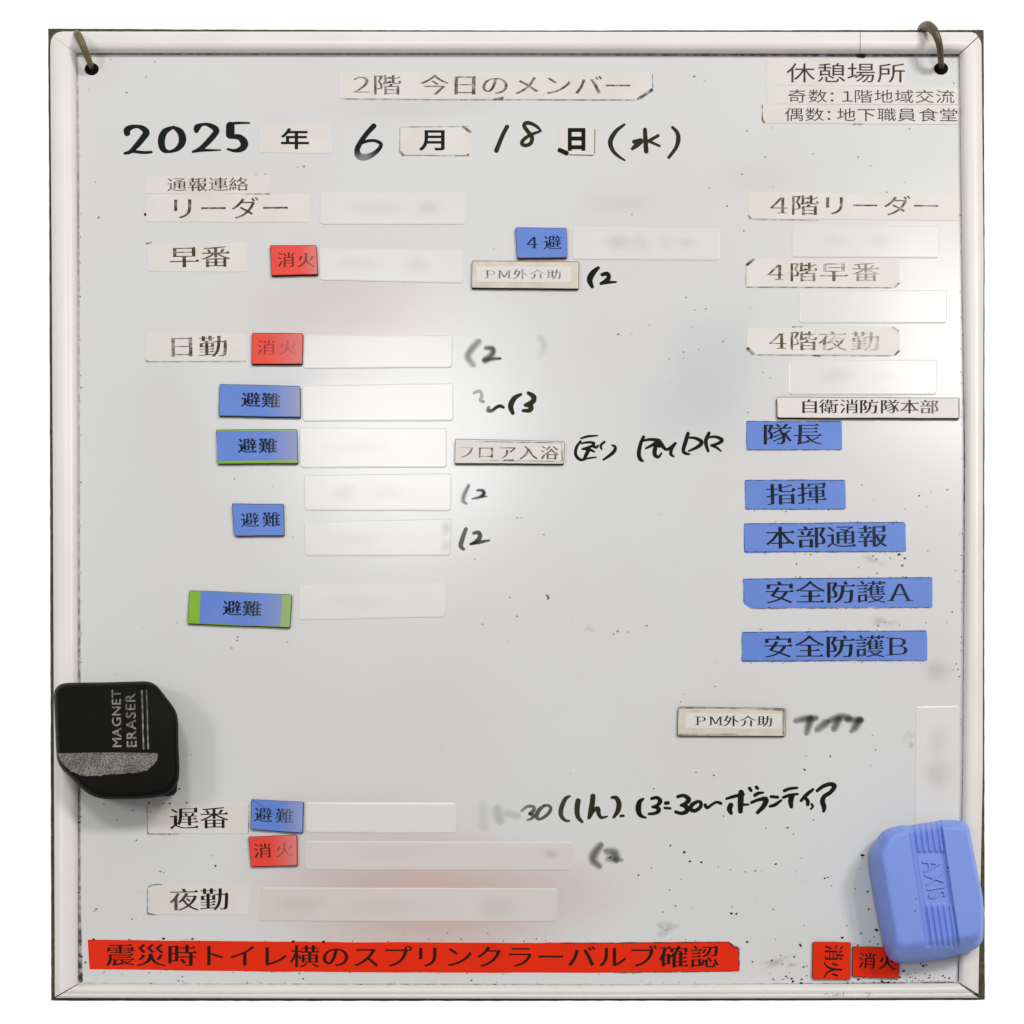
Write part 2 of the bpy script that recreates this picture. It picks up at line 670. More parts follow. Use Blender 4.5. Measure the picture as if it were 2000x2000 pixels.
spl([(112, 70), (1906, 72), (1908, 1940), (116, 1940)])
for hx, hy in HOLES:
    spl([(hx + HR * math.cos(t * math.pi / 14), hy + HR * 0.88 * math.sin(t * math.pi / 14)) for t in range(28)])
o = bpy.data.objects.new('panel', cu)
COL.objects.link(o)
dg = bpy.context.evaluated_depsgraph_get()
dg.update()
me0 = bpy.data.meshes.new_from_object(o.evaluated_get(dg))
pv = [W(v.co.x, -v.co.y, 0) for v in me0.vertices]
pf = [tuple(p.vertices) for p in me0.polygons]
bpy.data.objects.remove(o)
me = mesh('panel', pv, pf)
face_front(me)
panel = link('panel', me, M['panel'], board)
for hx, hy in HOLES:
    V, F = [], []
    for h in (0.0, -0.22, -0.22):
        for t in range(28):
            r = HR if len(V) < 56 else 0.01
            V.append(W(hx + r * math.cos(t * math.pi / 14), hy + r * 0.88 * math.sin(t * math.pi / 14), h))
    for j in range(2):
        for i in range(28):
            a, b = j * 28 + i, j * 28 + (i + 1) % 28
            F.append((a, a + 28, b + 28, b))
    link('hole', mesh('hole', V, F), M['hole'], panel)

# backing board whose edge shows as a dark line round the frame
OUT = [(94, 56), (500, 58), (1000, 59.5), (1500, 59), (1921, 58.5), (1923, 500), (1922.5, 1200), (1923, 1700), (1923.5, 1952.5), (1500, 1954), (1000, 1954.5), (500, 1954.5), (100, 1954), (99, 1500), (97.5, 900), (96, 400)]
ops = []
for i in range(len(OUT)):
    a, b = Vector(OUT[i]), Vector(OUT[(i + 1) % len(OUT)])
    k = int((b - a).length / 14)
    ops.append(a)
    d = (b - a).normalized()
    for j in range(1, k):
        ops.append(a.lerp(b, j / k) + Vector((-d.y, d.x)) * random.uniform(-0.35, 0.35))
slab('backing_board', ops, -8, -0.35, 'backing', board)

# frame rails: rows of (outer px, inner px), a rounded profile between them
PROF = [(0.0, 0.0), (0.0, 2.0), (0.03, 2.9), (0.08, 3.5), (0.16, 4.05), (0.27, 4.35), (0.40, 4.45), (0.54, 4.3), (0.68, 3.9), (0.80, 3.25), (0.90, 2.4), (0.965, 1.5), (1.0, 0.7), (1.0, 0.05)]
PROF_B = [(0.0, 0.0), (0.0, 2.6), (0.03, 3.3), (0.10, 3.7), (0.2, 3.85), (0.26, 3.72), (0.30, 3.55), (0.34, 3.72), (0.44, 4.0), (0.58, 4.1), (0.72, 3.75), (0.84, 3.0), (0.93, 2.1), (0.98, 1.3), (1.0, 0.6), (1.0, 0.05)]


def rail(rows, prof, label=None):
    V, F = [], []
    m = len(prof)
    for (ox, oy), (ix, iy) in rows:
        for t, h in prof:
            V.append(W(ox + (ix - ox) * t, oy + (iy - oy) * t, h))
    for i in range(len(rows) - 1):
        for j in range(m - 1):
            a = i * m + j
            F.append((a, a + 1, a + 1 + m, a + m))
    n = (len(rows) - 1) * m
    F.append(tuple(range(m)))
    F.append(tuple(range(n, n + m)))
    me = face_out(mesh('frame_rail', V, F, smooth=True))
    ob = link('frame_rail', me, M['frame'], board)
    md = ob.modifiers.new('es', 'EDGE_SPLIT')
    md.split_angle = math.radians(38)
    return ob


def lerp_rows(keys, n=24):
    """keys: list of (t, outer, inner) -> rows"""
    rows = []
    for i in range(len(keys) - 1):
        t0, o0, i0 = keys[i]
        t1, o1, i1 = keys[i + 1]
        k = max(1, int(n * (t1 - t0)))
        for j in range(k):
            u = j / k
            rows.append(((o0[0] + (o1[0] - o0[0]) * u, o0[1] + (o1[1] - o0[1]) * u), (i0[0] + (i1[0] - i0[0]) * u, i0[1] + (i1[1] - i0[1]) * u)))
    rows.append((keys[-1][1], keys[-1][2]))
    return rows


g = 0.9
# top rail in two lengths (there is a joint near the right end)
rail(lerp_rows([(0, (103, 70.2), (149.6, 104.2)), (0.012, (110, 64.5), (152, 104)), (0.02, (120, 61.5), (156, 104)), (0.5, (900, 62), (900, 104)), (1, (1679.4, 62.5), (1679.4, 105))]), PROF)
rail(lerp_rows([(0, (1680.6, 62.5), (1680.6, 105)), (0.8, (1898, 63), (1866, 105.5)), (0.9, (1906, 65.5), (1871, 105.5)), (1, (1911 - g, 71), (1874 - g, 105.5))], 10), PROF)
rail(lerp_rows([(0, (1911, 72.4), (1874, 107)), (0.012, (1915.5, 80), (1874.3, 112)), (0.02, (1917, 90), (1874.6, 120)), (0.25, (1921, 500), (1879, 500)), (0.5, (1920, 900), (1885, 900)), (0.75, (1919.5, 1500), (1881, 1500)), (1, (1911, 1942 - g), (1872.6, 1918))]), PROF)
rail(lerp_rows([(0, (108, 1948 + g), (153.5, 1922.4)), (0.3, (600, 1950), (600, 1923.5)), (0.6, (1200, 1950.5), (1200, 1924)), (1, (1911, 1948 + g), (1871.6, 1920.2))]), PROF_B)
rail(lerp_rows([(0, (103, 70.6), (149.4, 104.8)), (0.008, (99.5, 79), (149.2, 112)), (0.02, (98, 92), (149, 130)), (0.25, (101, 500), (151, 500)), (0.5, (103.5, 1000), (152, 1000)), (0.75, (105.5, 1500), (152.5, 1500)), (1, (107, 1947), (152.6, 1921))]), PROF)

# dirt line where the enamel meets the frame
hand('edge_grime', board, (0, 0), 1.0, [
    [(156, 104.5, 3.2, .6), (400, 106, 3.2, .5), (700, 106, 3, .4), (1000, 106, 3, .35), (1300, 107, 4, .5), (1680, 108, 4.4, .65), (1872, 108, 4, .6)],
    [(1676, 107, 10, .8), (1686, 108, 10, .8)],
    [(151, 110, 3, .2), (153, 300, 3, .3), (153, 380, 3.5, .4), (154, 700, 3, .2), (154.5, 1100, 3, .3), (155, 1290, 4, .45), (155, 1700, 4, .5), (157, 1915, 8, .9)],
    [(1875, 110, 3, .3), (1879, 400, 3, .4), (1884, 800, 3.5, .5), (1885, 1000, 5, .75), (1884, 1250, 4, .65), (1882, 1500, 4, .65), (1876, 1800, 4, .6), (1872, 1915, 4, .6)],
    [(160, 1920.5, 3, .15), (500, 1922, 3, .2), (900, 1923, 3.4, .35), (1300, 1923.5, 3, .25), (1600, 1922, 4, .5), (1868, 1919, 4, .6)],
], 'grime', h0=0.06)

# smears left in the enamel; the pink ones imitate red blur bleeding out
for (px, py, rx, ry, op, mm) in [
    (850, 1765, 400, 170, .46, 'bleed_pink'), (720, 1640, 330, 130, .16, 'bleed_pink'), (660, 600, 290, 190, .17, 'bleed_pink'),
    (1480, 345, 110, 60, .05, 'stain_yellow'), (1235, 395, 60, 30, .05, 'stain_yellow'), 
    (1400, 700, 150, 140, .15, 'stain_blue'), (1340, 800, 150, 120, .14, 'stain_blue'), 
    (1195, 395, 80, 30, .05, 'stain_grey'), (550, 760, 150, 60, .12, 'stain_blue'), 
    (1830, 1310, 40, 30, .2, 'stain_grey'), 
    (820, 210, 260, 34, .08, 'stain_yellow'), (330, 820, 110, 200, .05, 'stain_yellow')]:
    blob('smear_or_blur_bleed', panel, px, py, rx, ry, op, mm, h=0.012 + 0.004 * random.random())
for (px, py, rx, ry, op) in [(1303, 1814, 26, 18, .5), (1290, 1806, 14, 8, .4), (1515, 1878, 45, 9, .38), (1545, 1885, 16, 6, .4), (1705, 1095, 30, 10, .3), (1725, 1215, 30, 14, .32), (1150, 1228, 14, 7, .3), (1774, 1438, 16, 14, .3), (1780, 1455, 12, 8, .35)]:
    blob('smudge', panel, px, py, rx, ry, op * 0.55, 'grime', h=0.022 + 0.004 * random.random(), ragged=0.5, rot=random.uniform(-.3, .4))

# ---------------------------------------------------------------- ink specks
V, F, A = [], [], []


def speck(x, y, r, op=0.9):
    b = len(V)
    n = 7
    r *= 0.64
    a0 = random.uniform(0, 6.28)
    el = random.uniform(1.0, 1.7)
    th = random.uniform(-0.6, 0.3)
    h = 0.16 + random.uniform(0, 0.03)
    V.append(W(x, y, h))
    A.append(op)
    for ring, e in ((0.62, 1.0), (1.0, 0.15)):
        for i in range(n):
            t = a0 + 6.283 * i / n
            rr = r * ring * random.uniform(0.8, 1.2)
            u, v = rr * el * math.cos(t), rr * math.sin(t)
            V.append(W(x + u * math.cos(th) - v * math.sin(th), y + u * math.sin(th) + v * math.cos(th), h))
            A.append(op * e)
    for i in range(n):
        j = (i + 1) % n
        F.append((b, b + 1 + i, b + 1 + j))
        F.append((b + 1 + i, b + 1 + n + i, b + 1 + n + j, b + 1 + j))


zb = lambda ox, oy, k, L: [(ox + x * k, oy + y * k, r, o) for x, y, r, o in L]
for s in zb(1240, 1500, .2174, [(443, 757, 4.2, 1), (495, 840, 3.4, 1), (597, 846, 3.2, 1), (868, 1306, 4.2, 1), (912, 1310, 3.6, 1), (1266, 862, 3.2, 1), (1372, 537, 2.8, 1), (1425, 593, 2.4, .9), (33, 962, 3, 1), (1525, 15, 2.8, .9), (710, 66, 2.4, .7), (170, 184, 2.2, .7), (797, 432, 2.6, .6), (1178, 541, 2.4, .5), (749, 886, 2.2, .6), (858, 914, 2.2, .6), (1082, 924, 3, .5), (993, 932, 2, .6), (1706, 990, 3, .8), (1735, 982, 2.4, .7), (365, 1239, 2.4, .8), (873, 1245, 2, .8), (1243, 1271, 2.2, .6), (1009, 1562, 3.4, 1), (1862, 1525, 4, 1), (1484, 1584, 3, .8), (1493, 1600, 3, .7), (1432, 1696, 3.4, .8), (1231, 1728, 3.2, .8), (1057, 1741, 2.8, .7), (1408, 1892, 3, .9), (1420, 1918, 4, 1), (550, 38, 2.6, .4), (312, 1095, 2.4, .4), (418, 998, 3.4, .3), (320, 696, 3, .5), (1604, 468, 2.4, .6), (150, 897, 2.4, .5), (250, 1293, 2.4, .5), (1310, 1683, 2.4, .7), (1325, 1761, 2.4, .6), (1512, 1788, 3, .5), (1545, 1780, 2.6, .4), (1266, 1538, 2, .5), (1520, 1415, 2, .5), (1905, 1415, 2.2, .6)]): speck(*s)
for s in zb(1540, 1560, .207, [(698, 533, 4.6, 1), (695, 562, 2, .8), (345, 748, 2.8, .8), (373, 740, 2.2, .7), (748, 877, 3.4, .9), (756, 1042, 3, .9), (630, 850, 2.2, .6), (685, 663, 2, .5), (407, 822, 2, .6), (235, 202, 2.4, .7), (123, 560, 2, .6), (830, 1238, 4.2, 1), (685, 1270, 2.8, .8), (507, 1310, 3.4, 1), (655, 1382, 3, 1), (768, 1345, 2.6, .7), (843, 1370, 3, .8), (808, 1303, 2.6, .7), (1272, 1578, 4, 1), (1300, 1570, 3, .9), (1088, 1625, 4, 1), (1250, 1555, 3, .7), (1130, 1655, 2.6, .7), (1150, 1685, 2.6, .6), (1200, 1640, 2, .6), (1290, 1650, 2.2, .7), (1320, 1690, 2.6, .6), (1190, 1700, 2.4, .5), (1120, 1690, 2, .5), (1170, 1720, 2.4, .5), (1250, 1725, 2, .5), (1350, 1720, 2, .5), (660, 1705, 4, 1), (40, 1725, 3.4, .9), (28, 1697, 2.6, .9), (120, 1741, 4, 1), (560, 1735, 3, .9), (885, 1727, 4, 1), (940, 1733, 4, 1), (910, 1740, 4, .9), (805, 1735, 3, .9), (1000, 1735, 3, .8), (55, 1490, 2.6, .7), (110, 1378, 3.2, .8), (118, 1388, 2.4, .8)]): speck(*s)
for s in zb(1400, 900, .2588, [(1527, 263, 2.8, 1), (1740, 217, 2.4, .8), (1617, 232, 2, .5), (1097, 181, 2.4, .5), (1593, 679, 2.2, .6), (603, 777, 2.6, .8), (1375, 707, 4, 1), (1420, 735, 3.4, .8), (1400, 790, 4, .6), (1210, 848, 3, .5), (1070, 805, 2.4, .5), (1180, 718, 3.6, .4), (1205, 742, 4, .3), (1310, 735, 3, .4), (1803, 827, 2, .6), (1778, 1141, 2.6, .7), (1580, 1221, 2, .6), (1740, 1221, 2, .5), (1218, 1245, 3.4, .5), (1270, 1218, 3, .4), (1380, 1240, 2.4, .4), (1808, 1531, 2.4, .8), (1820, 1573, 2.2, .7), (1783, 1578, 2, .6), (1830, 1628, 2.4, .6), (1870, 720, 3, 1), (1868, 830, 3, .9), (1423, 363, 2, .6), (1585, 345, 1.8, .6), (1187, 290, 1.8, .5)]): speck(*s)
for s in zb(1260, 1300, .2588, [(268, 272, 2.2, .6), (530, 156, 2.4, .5), (292, 215, 2, .4), (1397, 683, 2.8, 1), (1205, 786, 2.6, 1), (1217, 683, 2, .5), (518, 828, 2.2, .8), (383, 805, 2.2, .5), (66, 928, 2.2, .8), (1740, 635, 2.6, .7), (1716, 525, 2, .5), (190, 1358, 2.6, .5), (230, 1813, 2.2, .7), (133, 1860, 2, .7), (967, 1840, 2, .7), (184, 1692, 2.2, .5)]): speck(*s)
for s in zb(60, 20, .2588, [(603, 370, 3.2, .35), (937, 387, 3, .3), (870, 500, 2.6, .3), (723, 620, 3.4, .4), (438, 597, 2.2, .3), (487, 1297, 2.6, .35), (513, 1563, 4, .45), (1700, 1237, 2.6, .3), (1770, 1237, 2.8, .35)]): speck(*s)
for s in zb(500, 20, .2588, [(315, 1183, 2.6, .4), (362, 1178, 4, .45), (1795, 1803, 2.8, .3)]): speck(*s)
for s in zb(960, 20, .2588, [(1530, 498, 3.8, .5), (1610, 533, 4.6, .2), (1645, 1340, 2.6, .35), (1778, 1477, 3.4, .45), (1890, 1237, 2.8, .3), (1060, 1540, 3, .3), (1905, 1665, 2.6, .3)]): speck(*s)
for s in zb(1440, 20, .2588, [(75, 910, 3, .4), (210, 1107, 2.4, .55), (913, 1108, 2.8, .5), (1005, 1172, 2.4, .35), (570, 1082, 2.8, .3), (1300, 895, 2.8, .4), (1268, 1298, 2.2, .5), (1130, 1373, 2.6, .5), (37, 1235, 3, .3), (263, 887, 2.2, .35), (48, 1663, 3, .35), (1635, 550, 2.8, .4), (270, 1330, 2, .3)]): speck(*s)
for s in zb(1060, 420, .2588, [(570, 898, 3.2, .6), (672, 893, 2.4, .35), (1230, 708, 2.8, .5), (1150, 718, 2.8, .4), (1083, 620, 3, .35), (1063, 1035, 2.8, .4), (955, 1085, 2.6, .35), (1180, 1013, 2.2, .35), (805, 830, 2.8, .3), (1130, 843, 2.2, .35), (1063, 1080, 2.4, .25), (1550, 1488, 3, .45), (1360, 955, 4.5, .2), (1568, 698, 2.6, .3), (1718, 1228, 2.4, .4), (1663, 1188, 2, .4)]): speck(*s)
for s in zb(320, 780, .2588, [(557, 1793, 3, .5), (553, 1818, 3, .45), (513, 1875, 3, .3), (932, 1828, 3, .3), (532, 600, 3, .35), (820, 657, 2.4, .35), (975, 1040, 2.2, .35)]): speck(*s)
for s in zb(800, 780, .2588, [(1013, 1020, 2.8, .5), (810, 1637, 3, .5), (757, 1493, 2.6, .4), (550, 1697, 3.4, .3), (490, 1207, 3, .25), (812, 893, 3, .3), (845, 893, 2.4, .3), (1790, 1708, 2.6, .5), (1650, 1755, 2.6, .4), (740, 1830, 2, .35), (1570, 1750, 4, .35), (1540, 1770, 3.4, .35)]): speck(*s)
for s in zb(80, 1500, .2588, [(291, 410, 3, .9), (475, 272, 2, .6), (570, 390, 2, .5), (690, 320, 2.4, .4), (720, 547, 2.2, .5), (1317, 738, 3.2, .9), (900, 780, 3, .5), (925, 790, 2.6, .4), (418, 1065, 3.4, .5), (405, 1080, 3, .4), (687, 1140, 2.6, .7), (285, 940, 3, .9), (925, 1288, 4, 1), (1143, 1290, 3.4, .9), (397, 1292, 3.4, .8), (665, 1295, 3, .7), (310, 1425, 2.4, .8), (335, 1468, 2.8, .9), (1065, 1573, 2.4, .8), (1037, 1605, 2.2, .8), (1072, 1610, 2, .7), (1555, 1622, 2.4, .8), (830, 1624, 2.2, .8), (1903, 1310, 3.6, 1), (1290, 663, 2, .3), (1045, 158, 3, .5)]): speck(*s)
for s in zb(540, 1500, .2588, [(127, 1308, 3.8, 1), (354, 1311, 4, 1), (573, 1308, 2.4, .6), (200, 1590, 2.6, .8), (1472, 1602, 2.8, .8), (635, 1640, 3.6, .9), (1133, 1640, 2.6, .7), (1195, 1640, 3, .8), (1650, 1640, 3.8, .9), (1765, 1643, 3, .8), (1290, 1245, 2.6, .4), (1595, 1250, 2.4, .35), (130, 1640, 2.4, .7)]): speck(*s)
for s in zb(80, 1280, .207, [(365, 1575, 3, 1), (592, 1402, 2.2, .5), (865, 1463, 2.4, .5), (712, 1550, 2, .6), (1307, 1260, 2.6, .7), (1375, 938, 1.8, .5), (1418, 937, 1.8, .6), (716, 182, 1.8, .5), (377, 66, 2, .5), (900, 1745, 2.4, .5), (1375, 1390, 2.6, .9), (1215, 1397, 3, .9), (1155, 1397, 2.2, .9), (1018, 1390, 3, .9), (1032, 1473, 2, .7), (1010, 1680, 2.6, .9), (1215, 1688, 2.4, .8)]): speck(*s)
# fine peppering, thicker towards the lower right
for _ in range(1000):
    x, y = random.uniform(165, 1862), random.uniform(125, 1908)
    p = 0.05 + 0.85 * max(0, (x - 1150) / 720) ** 1.2 * max(0, (y - 1250) / 650) ** 0.8 + 0.12 * max(0, (y - 1500) / 400)
    if random.random() < p:
        speck(x, y, random.uniform(0.7, 1.7), random.uniform(0.2, 0.65) * (0.5 if y < 900 else 1))
for _ in range(55):
    x = random.uniform(1500, 1865)
    speck(x, 1916 - abs(random.gauss(0, 10)), random.uniform(1, 3), random.uniform(.5, 1))
for _ in range(30):
    speck(random.uniform(160, 1868), 1920 - abs(random.gauss(0, 2.5)), random.uniform(.8, 2), random.uniform(.3, .8))
for _ in range(70):
    y = random.uniform(300, 1900)
    speck(1881 - abs(random.gauss(0, 3)), y, random.uniform(.8, 2.2), random.uniform(.25, .75))
for _ in range(40):
    speck(156 + abs(random.gauss(0, 2)), random.uniform(250, 1900), random.uniform(1, 2.4), random.uniform(.3, .8))
for (x0, x1, y, n) in [(1455, 1655, 996, 8), (1453, 1768, 1020, 14), (1453, 1768, 1080, 14), (1453, 1820, 1128, 12), (1453, 1820, 1188, 14), (1450, 1808, 1231, 18), (1450, 1808, 1294, 22), (175, 1440, 1900, 24), (175, 1440, 1836, 26)]:
    for _ in range(n):
        speck(random.uniform(x0, x1), y + random.gauss(0, 1.6), random.uniform(.9, 2.2), random.uniform(.35, .9))
me = mesh('ink_specks', V, F, A)
face_front(me)
sp_o = link('ink_specks', me, M['ink'], board)
sp_o['kind'] = 'stuff'

# ---------------------------------------------------------------- handwriting on the enamel
k5 = 0.2588
hand('handwriting', board, (60, 20), k5, [
    [(728, 928, 40), (726, 905, 44), (752, 885, 34), (800, 876, 22), (845, 890, 34), (872, 922, 44), (848, 962, 40), (800, 1020, 36), (750, 1068, 26), (708, 1080, 16)],
    [(708, 1078, 14), (770, 1066, 18), (850, 1073, 20), (912, 1070, 16)],
    [(1075, 882, 18), (1012, 915, 40), (986, 980, 46), (1000, 1048, 38), (1050, 1066, 18), (1112, 1040, 34), (1145, 985, 48), (1130, 920, 44), (1078, 882, 20)],
    [(1250, 910, 30), (1256, 885, 44), (1300, 860, 18), (1352, 868, 28), (1398, 898, 40), (1395, 925, 38), (1340, 990, 36), (1280, 1045, 30), (1222, 1068, 14)],
    [(1222, 1068, 12), (1300, 1056, 18), (1360, 1056, 14), (1435, 1054, 7)],
    [(1490, 858, 18), (1560, 850, 16), (1650, 850, 11)],
    [(1506, 870, 54), (1506, 900, 56), (1506, 940, 56)],
    [(1515, 955, 26), (1575, 958, 38), (1612, 1000, 50), (1598, 1040, 42), (1545, 1060, 24), (1485, 1048, 14)]],
    'ink_teal', label='bold black handwritten year 2025')
hand('handwriting', board, (500, 20), k5, [
    [(890, 872, 34), (838, 928, 32), (790, 995, 33), (763, 1055, 36, .9), (780, 1100, 46, .5), (830, 1108, 44, .42), (885, 1085, 32, .7), (930, 1045, 26), (942, 1008, 24), (900, 985, 20), (850, 985, 20), (805, 998, 20)]],
    'ink_teal', label='handwritten 6 with a smeared foot')
hand('handwriting', board, (960, 20), k5, [
    [(118, 878, 28), (85, 940, 27), (36, 1060, 30)],
    [(372, 910, 14), (345, 880, 20), (300, 855, 24), (262, 850, 26), (245, 870, 26), (272, 912, 26), (305, 955, 26), (298, 1000, 26), (262, 1020, 24), (230, 1008, 26), (243, 975, 24), (300, 938, 22), (372, 912, 14)]],
    'ink_olive', label='handwritten day number 18')
hand('handwriting', board, (960, 20), k5, [
    [(1003, 862, 16), (940, 912, 26), (898, 985, 32), (910, 1048, 26), (950, 1095, 20), (1005, 1132, 12)],
    [(1158, 900, 26), (1163, 1000, 30), (1168, 1065, 30)],
    [(1075, 992, 26), (1128, 985, 34)], [(1122, 988, 40), (1098, 1015, 34), (1062, 1045, 20)],
    [(1258, 945, 20), (1182, 988, 22)], [(1182, 985, 20), (1270, 1024, 14)],
    [(1365, 882, 18), (1400, 920, 24), (1410, 970, 30), (1393, 1035, 24), (1338, 1110, 20)]],
    'ink_olive', label='handwritten weekday in brackets')
hand('handwriting', board, (60, 20), k5, [[(865, 1541, 20, .9), (905, 1535, 22, .9), (960, 1541, 16, .8)]], 'ink_olive', label='short dark dash beside a label')
hand('handwriting', board, (720, 420), k5, [
    [(1733, 398, 22), (1690, 440, 38), (1668, 490, 38), (1688, 542, 22)],
    [(1762, 450, 24), (1800, 442, 28), (1812, 470, 30), (1790, 500, 32), (1752, 517, 20)], [(1755, 516, 18), (1810, 508, 20), (1868, 505, 12)]],
    'ink', label='bold handwritten bracket and 2')
hand('handwriting', board, (720, 420), k5, [
    [(825, 960, 56, .42), (775, 1015, 58, .46), (748, 1070, 58, .44), (785, 1125, 52, .34)],
    [(890, 1003, 38, .55), (935, 1008, 44, .75), (935, 1045, 46, .7), (885, 1092, 58, .5)], [(880, 1092, 44, .5), (940, 1085, 32, .65), (992, 1082, 22, .8)],
    [(1295, 930, 50, .10), (1325, 985, 56, .11), (1300, 1050, 50, .06)]],
    'ink_olive', soft=True, label='half erased bracket and 2', wk=1.4)
hand('handwriting', board, (720, 420), k5, [
    [(795, 1342, 20, .3), (838, 1328, 22, .3), (855, 1365, 22, .3), (842, 1400, 24, .3), (868, 1408, 20, .4)],
    [(908, 1450, 20, .45), (898, 1475, 26, .55), (930, 1475, 22, .7), (965, 1450, 22, .9), (995, 1440, 22, 1), (1018, 1452, 18, 1)],
    [(1150, 1352, 18), (1100, 1382, 32), (1072, 1440, 36), (1088, 1495, 24)],
    [(1205, 1342, 22), (1245, 1370, 34), (1238, 1408, 34), (1182, 1434, 22)], [(1185, 1434, 20), (1225, 1445, 34), (1215, 1474, 30), (1165, 1476, 20)]],
    'ink_olive', label='handwritten wavy dash, bracket and 3')
kD = 0.29304
hand('handwriting', board, (1110, 830), kD, [
    [(84, 90, 13), (130, 76, 17), (196, 71, 10)],
    [(82, 108, 15), (54, 150, 21), (50, 200, 22), (82, 232, 21), (118, 224, 16)],
    [(86, 122, 13), (140, 115, 17), (172, 122, 20), (158, 140, 20), (92, 160, 12)],
    [(92, 160, 12), (135, 162, 22), (174, 178, 12)], [(136, 165, 26), (118, 200, 26), (104, 228, 18)], [(108, 226, 12), (150, 219, 13), (186, 215, 9)],
    [(160, 138, 18), (185, 150, 20), (200, 136, 12)], [(242, 112, 16), (216, 136, 18), (222, 160, 14)],
    [(292, 134, 12), (314, 148, 20), (298, 184, 25), (234, 231, 14)]],
    'ink', label='heavy handwritten character in brackets', wk=1.0)
hand('handwriting', board, (1110, 830), kD, [
    [(502, 78, 20), (482, 124, 24), (470, 190, 27), (480, 228, 25), (498, 240, 14)],
    [(498, 104, 14), (545, 96, 19), (594, 100, 22)],
    [(594, 104, 18), (570, 128, 22), (516, 156, 13)],
    [(605, 102, 22), (622, 130, 26), (640, 150, 18)], [(606, 112, 24), (580, 150, 28), (576, 196, 28), (600, 214, 20), (622, 186, 11)],
    [(590, 128, 30), (610, 140, 26)],
    [(628, 144, 22), (660, 163, 20), (714, 120, 16)], [(714, 122, 18), (688, 160, 22), (684, 196, 22), (704, 210, 11)],
    [(798, 56, 24), (782, 110, 27), (766, 170, 24), (784, 190, 20), (808, 194, 12)],
    [(800, 84, 13), (848, 88, 20), (888, 112, 26), (868, 142, 24), (802, 174, 12)],
    [(938, 54, 22), (916, 110, 26), (932, 174, 18)],
    [(926, 84, 13), (980, 78, 18), (1026, 100, 24), (1000, 122, 20), (952, 136, 15)], [(954, 136, 15), (988, 150, 17), (1018, 174, 10)]],
    'ink', label='heavy handwritten capital letters', wk=1.05)
hand('handwriting', board, (800, 780), k5, [
    [(445, 652, 34, .55), (412, 720, 44, .5), (405, 768, 40, .5), (428, 785, 26, .45)],
    [(512, 686, 22, .7), (555, 690, 34, .85), (558, 718, 38, .95), (522, 740, 30, .7), (476, 750, 18, .6)], [(545, 735, 20, .6), (582, 733, 16, .6)]],
    'ink_teal', soft=True, label='faded grey 12', wk=1.2)
hand('handwriting', board, (800, 780), k5, [
    [(425, 978, 26, .6), (402, 1040, 30, .63), (386, 1105, 30, .63), (408, 1130, 22, .6)],
    [(482, 1010, 20, .62), (522, 1005, 28, .68), (530, 1040, 30, .68), (500, 1075, 28, .68), (460, 1092, 16, .68)], [(462, 1091, 16, .68), (530, 1077, 24, .68), (602, 1064, 12, .68)]],
    'ink_olive', label='olive grey 12 below the faded one')
hand('handwriting', board, (800, 780), k5, [[(1035, 1476, 10, .6), (1050, 1498, 12, .7), (1040, 1508, 8, .6)]], 'ink_olive', label='tiny tick mark')
kA = 0.20704
hand('handwriting', board, (920, 1480), kA, [
    [(110, 470, 150, .07), (120, 620, 150, .07)], [(250, 500, 130, .16), (268, 575, 130, .18)], [(350, 525, 90, .14), (430, 545, 90, .14)]],
    'ink_olive', soft=True, label='nearly erased digits')
hand('handwriting', board, (920, 1480), kA, [
    [(478, 500, 24, .35), (530, 460, 26, .5), (590, 462, 26, .55), (588, 500, 34, .6), (550, 528, 24, .6)], [(552, 528, 24, .6), (592, 545, 32, .62), (575, 570, 24, .6), (530, 588, 16, .5)],
    [(688, 452, 24, .6), (640, 495, 36, .65), (618, 555, 34, .65), (650, 578, 24, .65), (715, 540, 28, .65), (752, 485, 28, .65), (735, 452, 24, .65), (690, 450, 22, .6)],
    [(932, 362, 20, .78), (890, 388, 34, .8), (852, 475, 40, .8), (850, 545, 36, .8), (888, 590, 26, .8), (928, 596, 16, .8)],
    [(1010, 405, 44, .84), (1000, 480, 44, .85), (1008, 555, 38, .85), (1048, 605, 24, .85)],
    [(1150, 360, 42, .92), (1145, 420, 44, .93), (1130, 500, 42, .94), (1110, 570, 24, .94)], [(1118, 568, 22, .94), (1160, 495, 28, .95), (1195, 480, 42, .96), (1205, 530, 34, .96), (1230, 564, 26, .96), (1285, 553, 14, .96)],
    [(1327, 375, 22), (1368, 378, 36), (1395, 430, 42), (1385, 500, 40), (1345, 562, 22)], [(1412, 550, 24), (1440, 546, 20)]],
    'ink_olive', label='handwritten 30 and bracketed 1h, paler to its start')
kB = 0.2174
